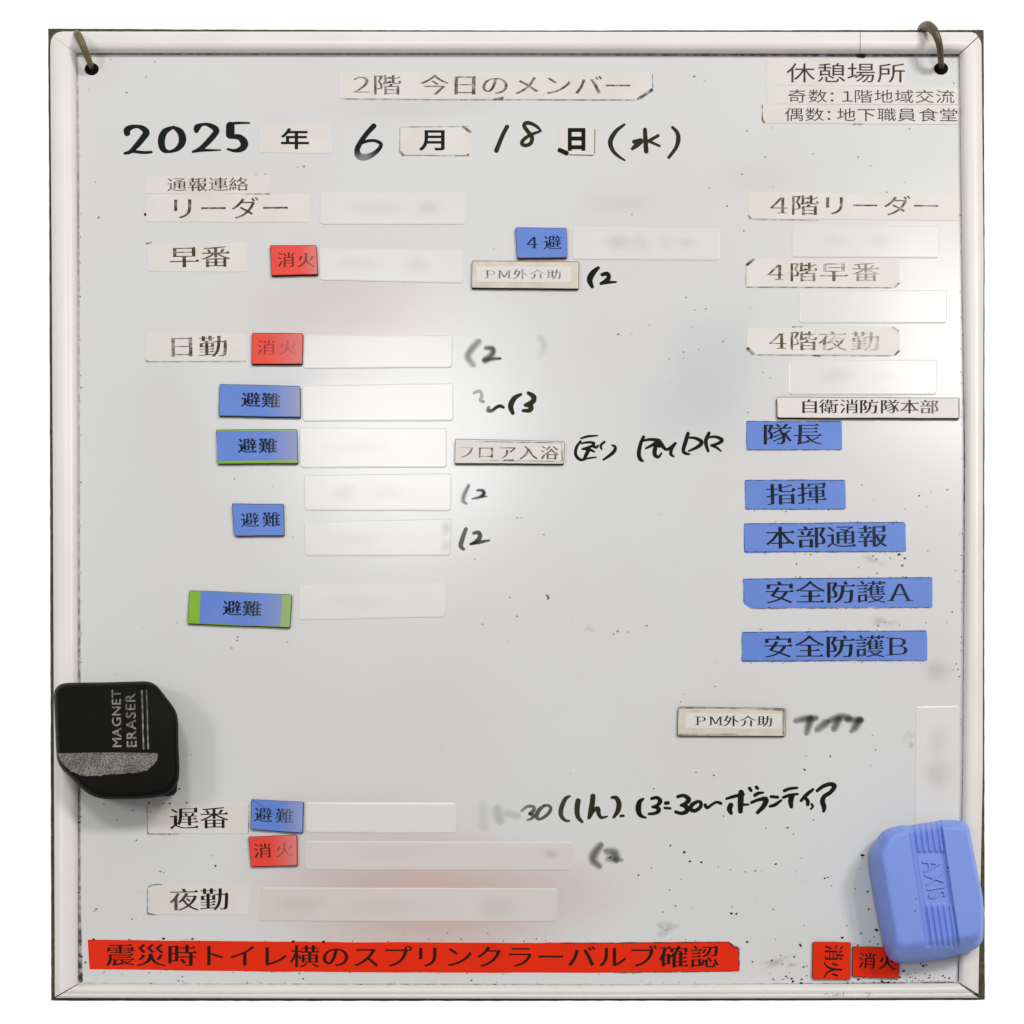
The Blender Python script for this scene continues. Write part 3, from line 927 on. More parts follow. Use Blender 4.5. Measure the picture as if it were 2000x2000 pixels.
hand('handwriting', board, (1240, 1500), kB, [
    [(75, 278, 20), (42, 305, 38), (31, 370, 44), (50, 425, 32), (98, 446, 16)],
    [(150, 275, 24), (200, 266, 28), (228, 298, 36), (202, 334, 26), (158, 350, 20)], [(158, 350, 20), (205, 356, 32), (215, 384, 34), (180, 407, 26), (125, 412, 20)],
    [(275, 315, 28), (300, 313, 28)], [(267, 358, 20), (318, 362, 20)],
    [(385, 257, 26), (440, 247, 28), (485, 282, 38), (455, 318, 30), (415, 334, 22)], [(415, 334, 22), (460, 347, 38), (468, 385, 38), (420, 408, 28), (366, 394, 26)],
    [(560, 302, 26), (512, 332, 34), (502, 372, 34), (540, 384, 30), (588, 350, 30), (592, 308, 28), (560, 300, 24)],
    [(632, 332, 28), (648, 358, 26), (690, 330, 22), (735, 306, 22), (772, 318, 26)],
    [(822, 276, 20), (880, 258, 26), (975, 236, 26)], [(955, 218, 44), (950, 300, 46), (948, 390, 38)], [(862, 332, 40), (850, 370, 42), (865, 406, 28)], [(955, 330, 24), (1022, 328, 16)],
    [(1030, 182, 28), (1045, 203, 24)], [(1090, 170, 26), (1104, 184, 24)],
    [(1078, 245, 28), (1110, 226, 26), (1154, 221, 16)], [(1048, 310, 24), (1110, 285, 26), (1178, 280, 40), (1158, 340, 38), (1102, 400, 28)],
    [(1222, 256, 24), (1284, 262, 24)], [(1212, 345, 22), (1260, 330, 28), (1314, 290, 20)],
    [(1342, 205, 26), (1390, 186, 24), (1458, 178, 20)], [(1332, 265, 22), (1390, 245, 26), (1464, 233, 18)], [(1410, 252, 44), (1400, 300, 42), (1406, 350, 28)],
    [(1600, 192, 22), (1540, 242, 30), (1492, 294, 22)], [(1530, 266, 26), (1555, 300, 32), (1552, 328, 28)],
    [(1588, 326, 20), (1600, 345, 20), (1580, 368, 16)],
    [(1637, 205, 24), (1690, 165, 30), (1750, 145, 32), (1794, 160, 36), (1760, 215, 32), (1702, 255, 34), (1686, 300, 40), (1700, 350, 38), (1696, 388, 24)]],
    'ink', label='black handwritten time 13:30 and a katakana word')
hand('handwriting', board, (920, 1480), kA, [
    [(1215, 835, 74, .55), (1165, 905, 84, .6), (1152, 965, 80, .6), (1205, 1018, 62, .5)],
    [(1295, 885, 80, .45), (1350, 900, 96, .6), (1365, 945, 84, .55)], [(1300, 955, 60, .35), (1360, 958, 60, .4), (1415, 964, 44, .35)]],
    'ink_olive', soft=True, label='smeared grey bracket and digit', wk=1.45)
kC = 0.22774
hand('handwriting', board, (1500, 1360), kC, [
    [(245, 208, 54, 0.48), (330, 190, 66, 0.64), (405, 186, 58, 0.56)], [(362, 205, 74, 0.64), (345, 260, 68, 0.60), (332, 308, 56, 0.48)],
    [(432, 278, 66, 0.48), (490, 232, 76, 0.60)], [(540, 205, 62, 0.56), (620, 178, 70, 0.64), (690, 182, 60, 0.56)], [(572, 268, 70, 0.56), (600, 212, 70, 0.60)],
    [(690, 202, 58, 0.56), (790, 202, 62, 0.60)], [(780, 212, 70, 0.68), (742, 270, 70, 0.60), (722, 292, 50, 0.48)]],
    'ink_olive', soft=True, label='smeared grey katakana word', wk=1.4)

# ================================================================ tape labels
GT_W, GT_B, GM = 'cream printed tape labels', 'blue printed tape labels', 'blank white name magnets'


def tape(quad, label, m='tape', r=2.0, jit=0.5, thick=0.14, group=GT_W, base=0.0, name='tape_label'):
    pts = outline_px(quad, r, jit)
    o = slab(name, pts, base, base + thick, m, None, bevel=0.8, bh=0.05)
    tag(o, label, 'label', group)
    return o


def mark(parent, pts, h, m='grime', wk=1.0, name='edge_grime'):
    V, F, A = [], [], []
    stroke_geo(pts, h, False, V, F, A)
    me = mesh(name, V, F, A)
    face_front(me)
    o = link(name, me, M[m], parent)
    o['kind'] = 'stuff'
    return o


TH = 0.19      # lettering height on tape
t = tape([(661, 139), (1274, 142), (1275, 172), (1247, 195), (661, 192)], 'long cream heading label at top centre, its lower right corner clipped')
lettering(t, '２階今日のメンバー', row([706, 756, 849, 908, 967, 1029, 1089, 1149, 1207], 166, 168), 59, 43, TH, 'print_worn', op=.78)
mark(t, [[(1247, 193, 6, .9), (1273, 175, 6, .9)], [(965, 194, 4, .5), (982, 191, 5, .6)], [(670, 193, 2, .5), (900, 194.5, 2, .5), (1240, 195, 2.4, .6)], [(1274, 145, 2, .5), (1275, 170, 2.4, .6)]], TH)
t = tape([(506, 244), (646, 241), (649, 299), (507, 298)], 'plain cream label with bold year character right of 2025', r=4)
lettering(t, '年', [(576, 272)], 58, 43, TH, 'ink_teal', 'gothic', weight=0.018)
t = tape([(781, 246), (919, 246), (920, 303), (780, 303)], 'aged cream label with bold month character and dark folded corner', r=[8, 4, 8, 8])
lettering(t, '月', [(848, 274)], 60, 44, TH, 'ink_teal', 'gothic', weight=0.02)
mark(t, [[(904, 247, 4, .7), (918, 257, 6, .9)], [(783, 297, 4, .6), (787, 302, 4, .6)], [(890, 303, 4, .7)], [(914, 302, 5, .7)], [(784, 248, 2, .4), (915, 247, 2, .4)], [(781, 250, 2, .4), (781, 298, 2, .5)], [(785, 303, 2, .5), (915, 304, 2, .5)]], TH)
t = tape([(1091, 248), (1163, 248), (1162, 303), (1091, 302)], 'small squarish cream label with heavy black day character', r=3)
lettering(t, '日', [(1126, 272)], 46, 48, TH, 'ink', 'gothic', weight=0.045)
mark(t, [[(1093, 293, 9, 1), (1107, 299, 9, 1)], [(1162, 252, 2, .5), (1161, 300, 2, .5)], [(1112, 302, 2, .5), (1158, 303, 2, .6)]], TH, 'ink')
t = tape([(1497, 114), (1770, 118), (1769, 168), (1496, 166)], 'cream label with large rest area heading in the top right corner', r=2)
lettering(t, '休憩場所', row([1564, 1624, 1682, 1741], 143), 58, 41, TH, 'print', 'gothic', op=.8)
t = tape([(1497, 166), (1872, 170), (1872, 204), (1498, 203)], 'narrow cream label with first line of small print under the rest area heading', r=1, base=0.02)
lettering(t, '奇数：１階地域交流', row([1557, 1597, 1635, 1655, 1686, 1726, 1766, 1806, 1846], 188, 189), 39, 28, TH + .02, 'print', 'gothic', op=.72)
t = tape([(1490, 203), (1873, 206), (1873, 243), (1488, 240)], 'narrow cream label with second line of small print, ending at right frame', r=[1, 1, 1, 9], base=0.04)
lettering(t, '偶数：地下職員食堂', row([1551, 1591, 1629, 1653, 1692, 1732, 1771, 1813, 1853], 224, 225), 39, 28, TH + .04, 'print', 'gothic', op=.76)
mark(t, [[(1489, 228, 2.4, .7), (1490, 235, 3, .8), (1493, 239, 4, .8)], [(1668, 242, 4, .6), (1682, 242, 4, .6)], [(1489, 205, 2, .6), (1489, 228, 2, .6)]], TH + .04)
t = tape([(286, 344), (526, 343), (523, 378), (286, 378)], 'short cream label with small print directly above the left leader label', r=1.5)
lettering(t, '通報連絡', row([345, 385.5, 426, 466], 361, 360), 40, 29, TH, 'print_worn', op=.9)
mark(t, [[(480, 379, 2, .4), (526, 378.5, 2.4, .6)]], TH)
t = tape([(286, 379), (603, 378), (603, 434), (286, 433)], 'cream leader label at upper left under the small print one', r=2, base=0.01)
lettering(t, 'リーダー', row([357, 417, 478, 538], 408, 407), 59, 47, TH + .01, 'print_worn', op=1.0)
t = tape([(287, 477), (483, 474), (483, 531), (289, 530)], 'cream early shift label between the leader label and the day shift label', r=2)
lettering(t, '早番', row([360, 421.5], 503, 502), 60, 45, TH, 'print_worn', op=1.1)
mark(t, [[(286, 476, 3, .6), (296, 473, 3, .6)]], TH)
t = tape([(285, 650), (480, 651), (481, 705), (284, 706)], 'cream day shift label with a thin faded first character', r=1.5)
lettering(t, '日勤', row([355, 416], 678, 677), 59, 45, TH, 'print_worn', op=.95, fade=(330, 400, .5, 1))
mark(t, [[(284, 703, 3, .6), (290, 706, 3, .6)], [(286, 706.5, 2, .4), (480, 706, 2, .4)]], TH)
t = tape([(288, 1571), (486, 1569), (486, 1628), (289, 1628)], 'clean cream late shift label with sharp black print below the black eraser', r=3)
lettering(t, '遅番', row([359.5, 418.5], 1599, 1598), 59, 46, TH, 'print', op=1)
mark(t, [[(287, 1572, 2, .5), (288, 1626, 2, .6)], [(290, 1629, 2, .6), (350, 1629, 2, .5)], [(486, 1572, 1.6, .5), (485, 1626, 1.6, .5)]], TH)
t = tape([(289, 1730), (486, 1728), (485, 1787), (288, 1786)], 'cream night shift label above the left end of the red banner', r=3)
lettering(t, '夜勤', row([359.5, 418.5], 1758, 1757), 59, 47, TH, 'print', op=1, fade=(330, 385, .62, 1))
mark(t, [[(290, 1732, 3, .7), (300, 1728, 3, .6), (316, 1727, 2, .5)], [(288, 1784, 4, .7), (304, 1787, 2, .6)], [(288, 1735, 1.8, .5), (288, 1784, 1.8, .6)]], TH)
t = tape([(1462, 375), (1875, 378), (1875, 431), (1462, 427)], 'long cream leader label at upper right reaching the right frame', r=[2, 1, 1, 10])
lettering(t, '４階リーダー', row([1521, 1572, 1630, 1690, 1752, 1809], 401, 403), 58, 43, TH, 'print_worn', op=.9, fade=(1600, 1860, 1.0, .72))
mark(t, [[(1462, 421, 4, .8), (1466, 426, 4, .8)], [(1470, 428, 2, .5), (1600, 430, 2, .4)]], TH)
t = tape([(1457, 518), (1472, 505), (1757, 507), (1757, 552), (1747, 562), (1457, 560)], 'cream early shift label at right with folded corner and rubbed, glare-faded print', r=1)
lettering(t, '４階早番', row([1515, 1569, 1629, 1691], 532, 532), 58, 41, TH, 'print_rub', op=.95, fade=(1540, 1710, 1.0, .42))  # fade to the right paints glare washing out the rubbed print
mark(t, [[(1459, 517, 5, .9), (1471, 507, 6, .9)], [(1748, 560, 4, .8), (1756, 553, 3, .8)], [(1458, 560.5, 2, .6), (1740, 562, 2, .6)], [(1457, 522, 1.6, .5), (1457, 556, 1.6, .5)]], TH)
t = tape([(1460, 640), (1745, 638), (1757, 648), (1757, 684), (1746, 694), (1474, 692), (1459, 678)], 'cream night shift label at right with black lower left corner', r=1)
lettering(t, '４階夜勤', row([1519, 1569, 1626, 1690], 666, 667), 58, 41, TH, 'print_rub', op=.95, fade=(1540, 1690, 1.0, .40))
mark(t, [[(1461, 681, 7, 1), (1471, 691, 7, 1)], [(1748, 693, 4, .8), (1756, 685, 4, .8)], [(1745, 640, 5, .5), (1754, 646, 5, .5)], [(1548, 638, 3, .6), (1566, 638, 3, .6)], [(1480, 693, 1.8, .5), (1740, 695, 1.8, .6)], [(1590, 694, 3, .6), (1602, 695, 3, .6)]], TH)

for (quad, label, text, xs, y0, y1, eh, r, op, fd) in [
    ([(1458, 822), (1644, 822), (1645, 878), (1458, 879)], 'shortest blue tape label, topmost of the right hand column', '隊長', [1518, 1577], 849, 849, 45, 1, .92, (1500, 1620, 1, .8)),
    ([(1455, 937), (1651, 937), (1652, 994), (1456, 995)], 'blue tape label with two characters, second of the right hand column', '指揮', [1525.5, 1586], 966, 964, 45, 2, .92, (1500, 1620, 1, .88)),
    ([(1453, 1022), (1769, 1019), (1770, 1077), (1454, 1080)], 'blue tape label with four characters in the middle of the right hand column', '本部通報', [1524, 1585, 1643, 1704], 1051, 1048, 47, [2, 8, 2, 2], .95, (1520, 1720, 1, .8)),
    ([(1451, 1130), (1821, 1127), (1821, 1186), (1466, 1188), (1453, 1179)], 'blue tape label ending in A with a clipped lower left corner', '安全防護Ａ', [1523, 1582.5, 1642, 1701.5, 1758], 1158, 1157, 47, 1, 1, (1560, 1760, 1, .78)),
    ([(1449, 1234), (1810, 1231), (1811, 1290), (1449, 1293)], 'blue tape label ending in B, lowest of the right hand column', '安全防護Ｂ', [1520, 1581, 1640.7, 1699, 1753], 1264, 1263, 47, 2, 1, (1560, 1760, 1, .85))]:
    t = tape(quad, label, 'blue', r, 0.9, group=GT_B)
    lettering(t, text, row(xs, y0, y1), 60, eh, TH, 'print', op=op, fade=fd)
    q = quad
    mark(t, [[(q[0][0] + 2, q[0][1] + 1, 2, .5), (q[1][0] - 4, q[1][1] + 1, 2, .5)], [(q[-1][0] + (16 if len(q) == 5 else 2), q[-2][1] + (0 if len(q) == 5 else 0) + .5, 2, .6), (q[2][0] - 4, q[2][1] + .5, 2, .6)], [(q[0][0], q[0][1] + 4, 1.8, .5), (q[-1][0], q[-1][1] - 3, 1.8, .6)]], TH)
t = tape([(171, 1835), (440, 1838), (900, 1841), (1200, 1841), (1424, 1839), (1432, 1847), (1441, 1850), (1444, 1897), (1380, 1898), (1150, 1900), (700, 1899), (400, 1896), (175, 1893)], 'long red warning banner along the bottom with a torn upper right corner', 'red', 1, 0.7, group='', name='tape_banner')
t['category'] = 'label'
xs = [235 + i * 60.05 for i in range(20)]
lettering(t, '震災時トイレ横のスプリンクラーバルブ確認', [(x, 1866 + 3.5 * min(1, i / 8)) for i, x in enumerate(xs)], 59, 47, TH, 'print', op=.95, weight=0.004)
mark(t, [[(1424, 1841, 3, .9), (1431, 1847, 5, .9), (1441, 1851, 4, .9)], [(1443, 1852, 2.4, .8), (1444, 1895, 2.4, .8)], [(1100, 1842, 2, .6), (1300, 1841, 3, .8), (1420, 1840, 2, .7)], [(1200, 1900, 2, .6), (1440, 1897, 2, .6)]], TH)


# ================================================================ magnets
def magnet(name, quad, label, film, core='core', r=2.5, thick=1.5, group=None, text=None, xs=None, ys=None, em=(30, 30), m='print', op=1, fade=None, strip=None, strip_mat='strip', rot=0.0, weight=0.0, cat='magnet', filmh=0.16, sr=1.0, rim=0.7, base=0.0, fb=1.0):
    o = empty(name)
    tag(o, label, cat, group)
    pts = outline_px(quad, r, 0.35)
    slab('magnet_core', pts, base + 0.02, base + thick - filmh, core, o)
    slab('film', inset(pts, rim), base + thick - filmh, base + thick, film, o, bevel=fb, bh=0.10)
    hh = base + thick
    if strip:
        slab('paper_strip', outline_px(strip, sr, 0.25), hh, hh + 0.10, strip_mat, o)
        hh += 0.10
    if text:
        y0, y1 = ys
        cen = row(xs, y0, y1) if rot == 0 else list(zip(xs, ys))
        lettering(o, text, cen, em[0], em[1], hh + 0.05, m, op=op, fade=fade, rot=rot, weight=weight)
    return o, hh + 0.05


def add_blur(o, quad, f0, f1, op, h, m='blur_pale'):
    """pale film added to imitate blur over the right end of a magnet"""
    q = [Vector(p) for p in inset([Vector(p) for p in quad], 1.6)]
    V, A, F = [], [], []
    for i in range(9):
        t = i / 8
        f = f0 + (1 - f0) * t
        for a, b in ((q[0], q[1]), (q[3], q[2])):
            p = a.lerp(b, f)
            V.append(W(p.x, p.y, h))
            A.append(op * min(1, t * (1 - f0) / (f1 - f0)) ** 1.3)
    for i in range(8):
        F.append((2 * i, 2 * i + 2, 2 * i + 3, 2 * i + 1))
    me = mesh('blur_film', V, F, A)
    face_front(me)
    link('blur_film', me, M[m], o)


GR, GB, GN = 'small red fire duty magnets', 'blue evacuation duty magnets', 'printed duty name magnets'
magnet('duty_magnet', [(527, 479), (618, 479), (621, 536), (530, 538)], 'red magnet beside the cream early shift label', 'red_pale', 'core', group=GR, text='消火', xs=[559, 598], ys=(508, 508), em=(36, 31), m='print', op=.62)
magnet('duty_magnet', [(492, 650), (592, 651), (590, 711), (491, 711)], 'red magnet touching the cream day shift label', 'red_pale', 'core', group=GR, text='消火', xs=[520, 562], ys=(679, 679), em=(38, 32), m='print', op=.42, fade=(500, 585, 1, .5))
magnet('duty_magnet', [(485, 1634), (580, 1630), (581, 1691), (490, 1693)], 'red magnet under the blue one beside the late shift label', 'red_pale', 'core', group=GR, text='消火', xs=[513, 556], ys=(1662, 1660), em=(37, 31), m='print', op=.8, fade=(515, 560, 1, .4))
magnet('duty_magnet', [(1588, 1839), (1662, 1840), (1661, 1913), (1587, 1912)], 'red magnet turned on its side at the bottom right', 'red', 'core_red', r=3, group=GR, text='消火', xs=[1628, 1626], ys=(1861, 1894), em=(33, 40), m='print', rot=math.pi / 2, weight=.004)
magnet('duty_magnet', [(1666, 1848), (1757, 1850), (1756, 1911), (1665, 1907)], 'red magnet partly hidden under the blue eraser', 'red', 'core_red', r=3, group=GR, text='消火', xs=[1694, 1733], ys=(1877, 1879), em=(36, 33), m='print', weight=.004)
magnet('duty_magnet', [(1006, 444), (1107, 445), (1108, 503), (1010, 504)], 'blue magnet with the number 4 left of a blank name magnet', 'blue', 'core_red', r=4, group=GB, text='４避', xs=[1039, 1079], ys=(474, 474), em=(36, 30), m='print_navy', weight=.006)
magnet('duty_magnet', [(429, 750), (586, 754), (587, 815), (427, 812)], 'blue magnet right below the red day shift magnet, without any green', 'blue', 'core_green', group=GB, text='避難', xs=[490, 529], ys=(781, 782.5), em=(38, 31), m='print_navy', weight=.020, fade=(500, 560, 1, .8))
magnet('duty_magnet', [(422, 839), (580, 838), (582, 905), (425, 906)], 'blue magnet with thin green edges along its top and bottom', 'green', 'core_green', group=GB, strip=[(423, 842), (580, 841), (581, 898), (424, 900)], strip_mat='blue', text='避難', xs=[483, 523], ys=(871, 871), em=(38, 31), m='print_navy', weight=.020)
magnet('duty_magnet', [(453, 983), (554, 984), (555, 1046), (457, 1047)], 'small blue magnet with a chipped reddish lower edge', 'blue', 'core_red', r=[2, 2, 3, 8], group=GB, text='避難', xs=[488, 530], ys=(1016, 1015), em=(37, 31), m='print_navy', weight=.003)
magnet('duty_magnet', [(370, 1153), (570, 1161), (566, 1226), (366, 1218)], 'wide tilted blue magnet with broad green ends', 'green', 'core_green', group=GB, strip=[(392, 1155), (551, 1161.5), (547, 1223), (389.5, 1216.5)], strip_mat='blue', text='避難', xs=[453, 492], ys=(1188, 1189.5), em=(38, 32), m='print_navy', weight=.020)
magnet('duty_magnet', [(491, 1561), (593, 1566), (591, 1627), (489, 1620)], 'blue magnet beside the cream late shift label', 'blue', 'core', r=[1, 2, 2, 5], group=GB, text='避難', xs=[514, 556], ys=(1592, 1594), em=(37, 31), m='print_navy', weight=.003, fade=(535, 575, 1, .65))
mg, hh = magnet('printed_magnet', [(922, 509), (1131, 511), (1130, 564), (921, 562)], 'cream magnet with a faded paper strip beside a bold 2', 'aged', 'core', group=GN, strip=[(931, 520), (1116, 521), (1115, 552), (930, 551)], text='ＰＭ外介助', xs=[958, 985, 1016, 1050, 1082], ys=(536, 536), em=(30, 21), m='print_worn', op=.62)
mg, hh = magnet('printed_magnet', [(889, 857), (1103, 862), (1101, 906), (888, 905)], 'narrow cream magnet with half rubbed bathing duty print', 'strip', 'core', group=GN, text='フロア入浴', xs=[910, 949, 991, 1032, 1073], ys=(883, 885), em=(38, 29), m='print_rub', op=1.2, fade=(900, 1020, .35, 1.25))
mark(mg, [[(930, 862, 1.6, .6), (1098, 865, 1.8, .8)], [(1097, 866, 1.8, .8), (1098, 900, 1.8, .9)], [(985, 899, 4, .8), (1002, 899, 4, .8)], [(940, 899, 1.5, .5), (1095, 901, 1.6, .7)]], hh)
mg, hh = magnet('printed_magnet', [(1325, 1380), (1535, 1383), (1534, 1438), (1323, 1437)], 'grimy edged magnet with a crisp paper strip near lower right', 'aged', 'core', r=4, group=GN, strip=[(1339, 1392), (1527, 1394), (1526, 1424), (1338, 1423)], text='ＰＭ外介助', xs=[1369, 1398, 1428, 1461, 1494], ys=(1408, 1409), em=(31, 23), m='print', op=.9)
mark(mg, [[(1328, 1382, 4, .5), (1420, 1383, 3, .4), (1530, 1386, 5, .6)], [(1531, 1388, 4, .5), (1530, 1434, 4, .5)], [(1326, 1434, 3, .5), (1440, 1434, 2.4, .4)]], hh - .08)
mg, hh = magnet('printed_magnet', [(1517, 775), (1874, 777), (1874, 817), (1518, 816)], 'long cream magnet above the topmost blue tape label', 'strip', 'core', r=[5, 1, 1, 5], group=GN, text='自衛消防隊本部', xs=[1581, 1618.6, 1658.7, 1697, 1737.6, 1776.5, 1815], ys=(794, 795), em=(39, 30), m='print', op=.95, fade=(1700, 1830, 1, .6))

for o in list(COL.objects):
    lb = o.get('label', '')
    for key, quad, f0, op in [('red magnet beside the cream early', [(527, 479), (618, 479), (621, 536), (530, 538)], .6, .45), ('red magnet touching', [(492, 650), (592, 651), (590, 711), (491, 711)], .25, .42),
                              ('red magnet under the blue', [(485, 1634), (580, 1630), (581, 1691), (490, 1693)], .4, .48), ('blue magnet right below', [(429, 750), (586, 754), (587, 815), (427, 812)], .55, .5),
                              ('blue magnet with thin green', [(422, 839), (580, 838), (582, 905), (425, 906)], .6, .45), ('blue magnet beside the cream late', [(491, 1561), (593, 1566), (591, 1627), (489, 1620)], .5, .42),
                              ('wide tilted blue', [(370, 1153), (570, 1161), (566, 1226), (366, 1218)], .5, .32)]:
        if o.parent is None and lb.startswith(key): add_blur(o, quad, f0, 1.0, op * (0.6 if 'red magnet' in lb[:12] else 0.85), 1.72)

# blank name magnets: names on them are smeared away
PL = [
    ([(625, 376), (910, 377), (909, 438), (624, 438)], 'blank white magnet right of the left leader label', [(735, 405, 60, 13, .13), (838, 405, 22, 13, .2)]),
    ([(622, 484), (906, 490), (904, 553), (624, 547)], 'blank white magnet right of the red early shift magnet', [(700, 515, 40, 14, .10), (815, 518, 26, 14, .14)]),
    ([(1119, 443), (1407, 446), (1406, 508), (1118, 506)], 'blank white magnet right of the blue number 4 magnet', [(1208, 473, 24, 15, .24), (1250, 474, 22, 14, .18), (1300, 474, 18, 12, .12), (1340, 474, 20, 12, .15)]),
    ([(592, 654), (885, 654), (884, 718), (591, 720)], 'blank white magnet right of the red day shift magnet', []),
    ([(589, 752), (886, 748), (886, 822), (590, 823)], 'blank white magnet in the glare, right of the all blue magnet', []),
    ([(584, 834), (873, 836), (873, 913), (585, 914)], 'blank white magnet right of the blue magnet with thin green edges', [(700, 872, 60, 14, .07)]),
    ([(593, 927), (882, 924), (881, 998), (594, 997)], 'blank white magnet left of the faded grey 12', [(672, 962, 24, 16, .16), (760, 962, 40, 14, .08)]),
    ([(594, 1019), (882, 1012), (880, 1085), (595, 1086)], 'blank white magnet left of the olive grey 12', [(690, 1052, 50, 14, .08), (871, 1032, 10, 12, .3), (871, 1066, 10, 11, .26)]),
    ([(582, 1143), (871, 1137), (870, 1205), (583, 1211)], 'blank white magnet right of the wide green ended magnet', [(700, 1175, 56, 14, .09)]),
    ([(1547, 440), (1836, 440), (1835, 504), (1547, 502)], 'blank white magnet between the right leader and early shift labels', [(1630, 470, 24, 12, .08), (1718, 470, 26, 12, .1)]),
    ([(1561, 567), (1850, 566), (1850, 631), (1561, 631)], 'blank white magnet between the right early and night shift labels', []),
    ([(1540, 704), (1831, 702), (1830, 771), (1541, 771)], 'blank white magnet just below the right night shift label', [(1632, 734, 34, 15, .16), (1730, 735, 30, 12, .06)]),
    ([(597, 1567), (892, 1568), (891, 1627), (598, 1626)], 'blank white magnet right of the blue late shift magnet', []),
    ([(596, 1642), (1121, 1645), (1120, 1700), (597, 1699)], 'long blank magnet right of the lowest left red magnet', [(1075, 1668, 12, 9, .35), (760, 1665, 90, 14, .08)]),
    ([(503, 1733), (1089, 1735), (1088, 1800), (503, 1799)], 'longest blank white magnet, right of the night shift label', [(590, 1765, 50, 16, .16), (970, 1770, 40, 20, .14), (760, 1770, 90, 18, .08)]),
    ([(1789, 1380), (1873, 1378), (1872, 1650), (1787, 1650)], 'upright blank white magnet tucked under the blue eraser', [(1832, 1512, 30, 24, .3), (1832, 1450, 20, 30, .16)])]
for quad, label, sm in PL:
    o, hh = magnet('name_magnet', quad, label, 'plate_pink' if label.startswith('long') else 'plate', 'plate', r=[5, 5, 8, 8], thick=0.27, group=GM, filmh=0.2, rim=0.3, fb=2.2)
    o.children[0]['label'] = 'pale magnet core'
    for (x, y, rx, ry, op) in sm:
        blob('smudge', o, x, y, rx * 1.5, ry * 1.6, op * 0.6, 'stain_grey', h=hh + random.uniform(-.02, .02))


# ================================================================ hanging rings
def tube(name, path, m, label, sides=14):
    pts = []
    n = len(path)
    for i in range(n - 1):
        p0, p1, p2, p3 = path[max(0, i - 1)], path[i], path[i + 1], path[min(n - 1, i + 2)]
        for j in range(6):
            t = j / 6
            pts.append([0.5 * (2 * b + (c - a) * t + (2 * a - 5 * b + 4 * c - d) * t * t + (3 * b - a - 3 * c + d) * t ** 3) for a, b, c, d in zip(p0, p1, p2, p3)])
    pts.append(list(path[-1]))
    P = [W(p[0], p[1], p[2]) for p in pts]
    V, F = [], []
    up = Vector((1, 0, 0))
    for i, p in enumerate(P):
        d = (P[min(len(P) - 1, i + 1)] - P[max(0, i - 1)]).normalized()
        a = (up - d * up.dot(d)).normalized()
        b = d.cross(a)
        r = pts[i][3] * S
        for s in range(sides):
            th = 2 * math.pi * s / sides
            V.append(p + (a * math.cos(th) + b * math.sin(th)) * r)
    for i in range(len(P) - 1):
        for s in range(sides):
            q, q2 = i * sides + s, i * sides + (s + 1) % sides
            F.append((q, q2, q2 + sides, q + sides))
    F.append(tuple(range(sides)))
    F.append(tuple(range(len(V) - sides, len(V))))
    me = face_out(mesh(name, V, F, smooth=True))
    o = link(name, me, M[m])
    tag(o, label, 'ring', 'rings the board hangs from')
    return o


tube('hanging_ring', [(181, 138, -2.9, 5.0), (179, 132, -0.5, 5.2), (175, 121, 4.0, 5.8), (168, 104, 7.2, 6.6), (160, 84, 9, 7.2), (154, 71, 8.6, 7.4), (151, 68, 4, 7.4), (150, 70, -4, 7.4), (151, 78, -11, 7.4), (153, 92, -13, 7.6)],
     'ring_olive', 'olive brown ring threaded through the top left hole of the board')
tube('hanging_ring', [(1840, 137, -2.9, 5.2), (1839, 131, -0.5, 5.4), (1837, 114, 5.0, 5.7), (1836, 96, 8.8, 6.0), (1832, 77, 11.0, 6.4), (1824, 60, 10.6, 7.2), (1812, 51, 6.0, 8.0), (1801, 55, -1.0, 8.0), (1797, 67, -8, 8.0), (1797, 84, -12, 8.0), (1804, 110, -13, 8.0)],
     'ring_dark', 'dark brown ring arching over the frame at the top right hole')

# ================================================================ black eraser
bk = empty('board_eraser')
tag(bk, 'black eraser with cut corners and white print over the left frame', 'eraser', 'magnetic erasers')


def loft(name, loops, m, parent, smooth_=True, cap=True):
    """loops: list of (list of (px,py), height or function) with equal counts"""
    V, F = [], []
    n = len(loops[0][0])
    for ps, h in loops:
        for p in ps: V.append(W(p[0], p[1], h(p[0], p[1]) if callable(h) else h))
    for j in range(len(loops) - 1):
        for i in range(n):
            a, b = j * n + i, j * n + (i + 1) % n
            F.append((a, b, b + n, a + n))
    if cap: F.append(tuple(range((len(loops) - 1) * n, len(loops) * n)))
    me = face_out(mesh(name, V, F, smooth=smooth_))
    return link(name, me, M[m], parent)


def resample(pts, n):
    ps = [Vector(p) for p in pts]
    L = [(ps[(i + 1) % len(ps)] - ps[i]).length for i in range(len(ps))]
    T = sum(L)
    out = []
    for k in range(n):
        d = T * k / n
        i = 0
        while d > L[i] and i < len(L) - 1:
            d -= L[i]
            i += 1
        out.append(ps[i].lerp(ps[(i + 1) % len(ps)], d / L[i]))
    return out


def relax(ps, it):
    for _ in range(it):
        ps = [(ps[i - 1] + ps[i] * 2 + ps[(i + 1) % len(ps)]) / 4 for i in range(len(ps))]
    return ps


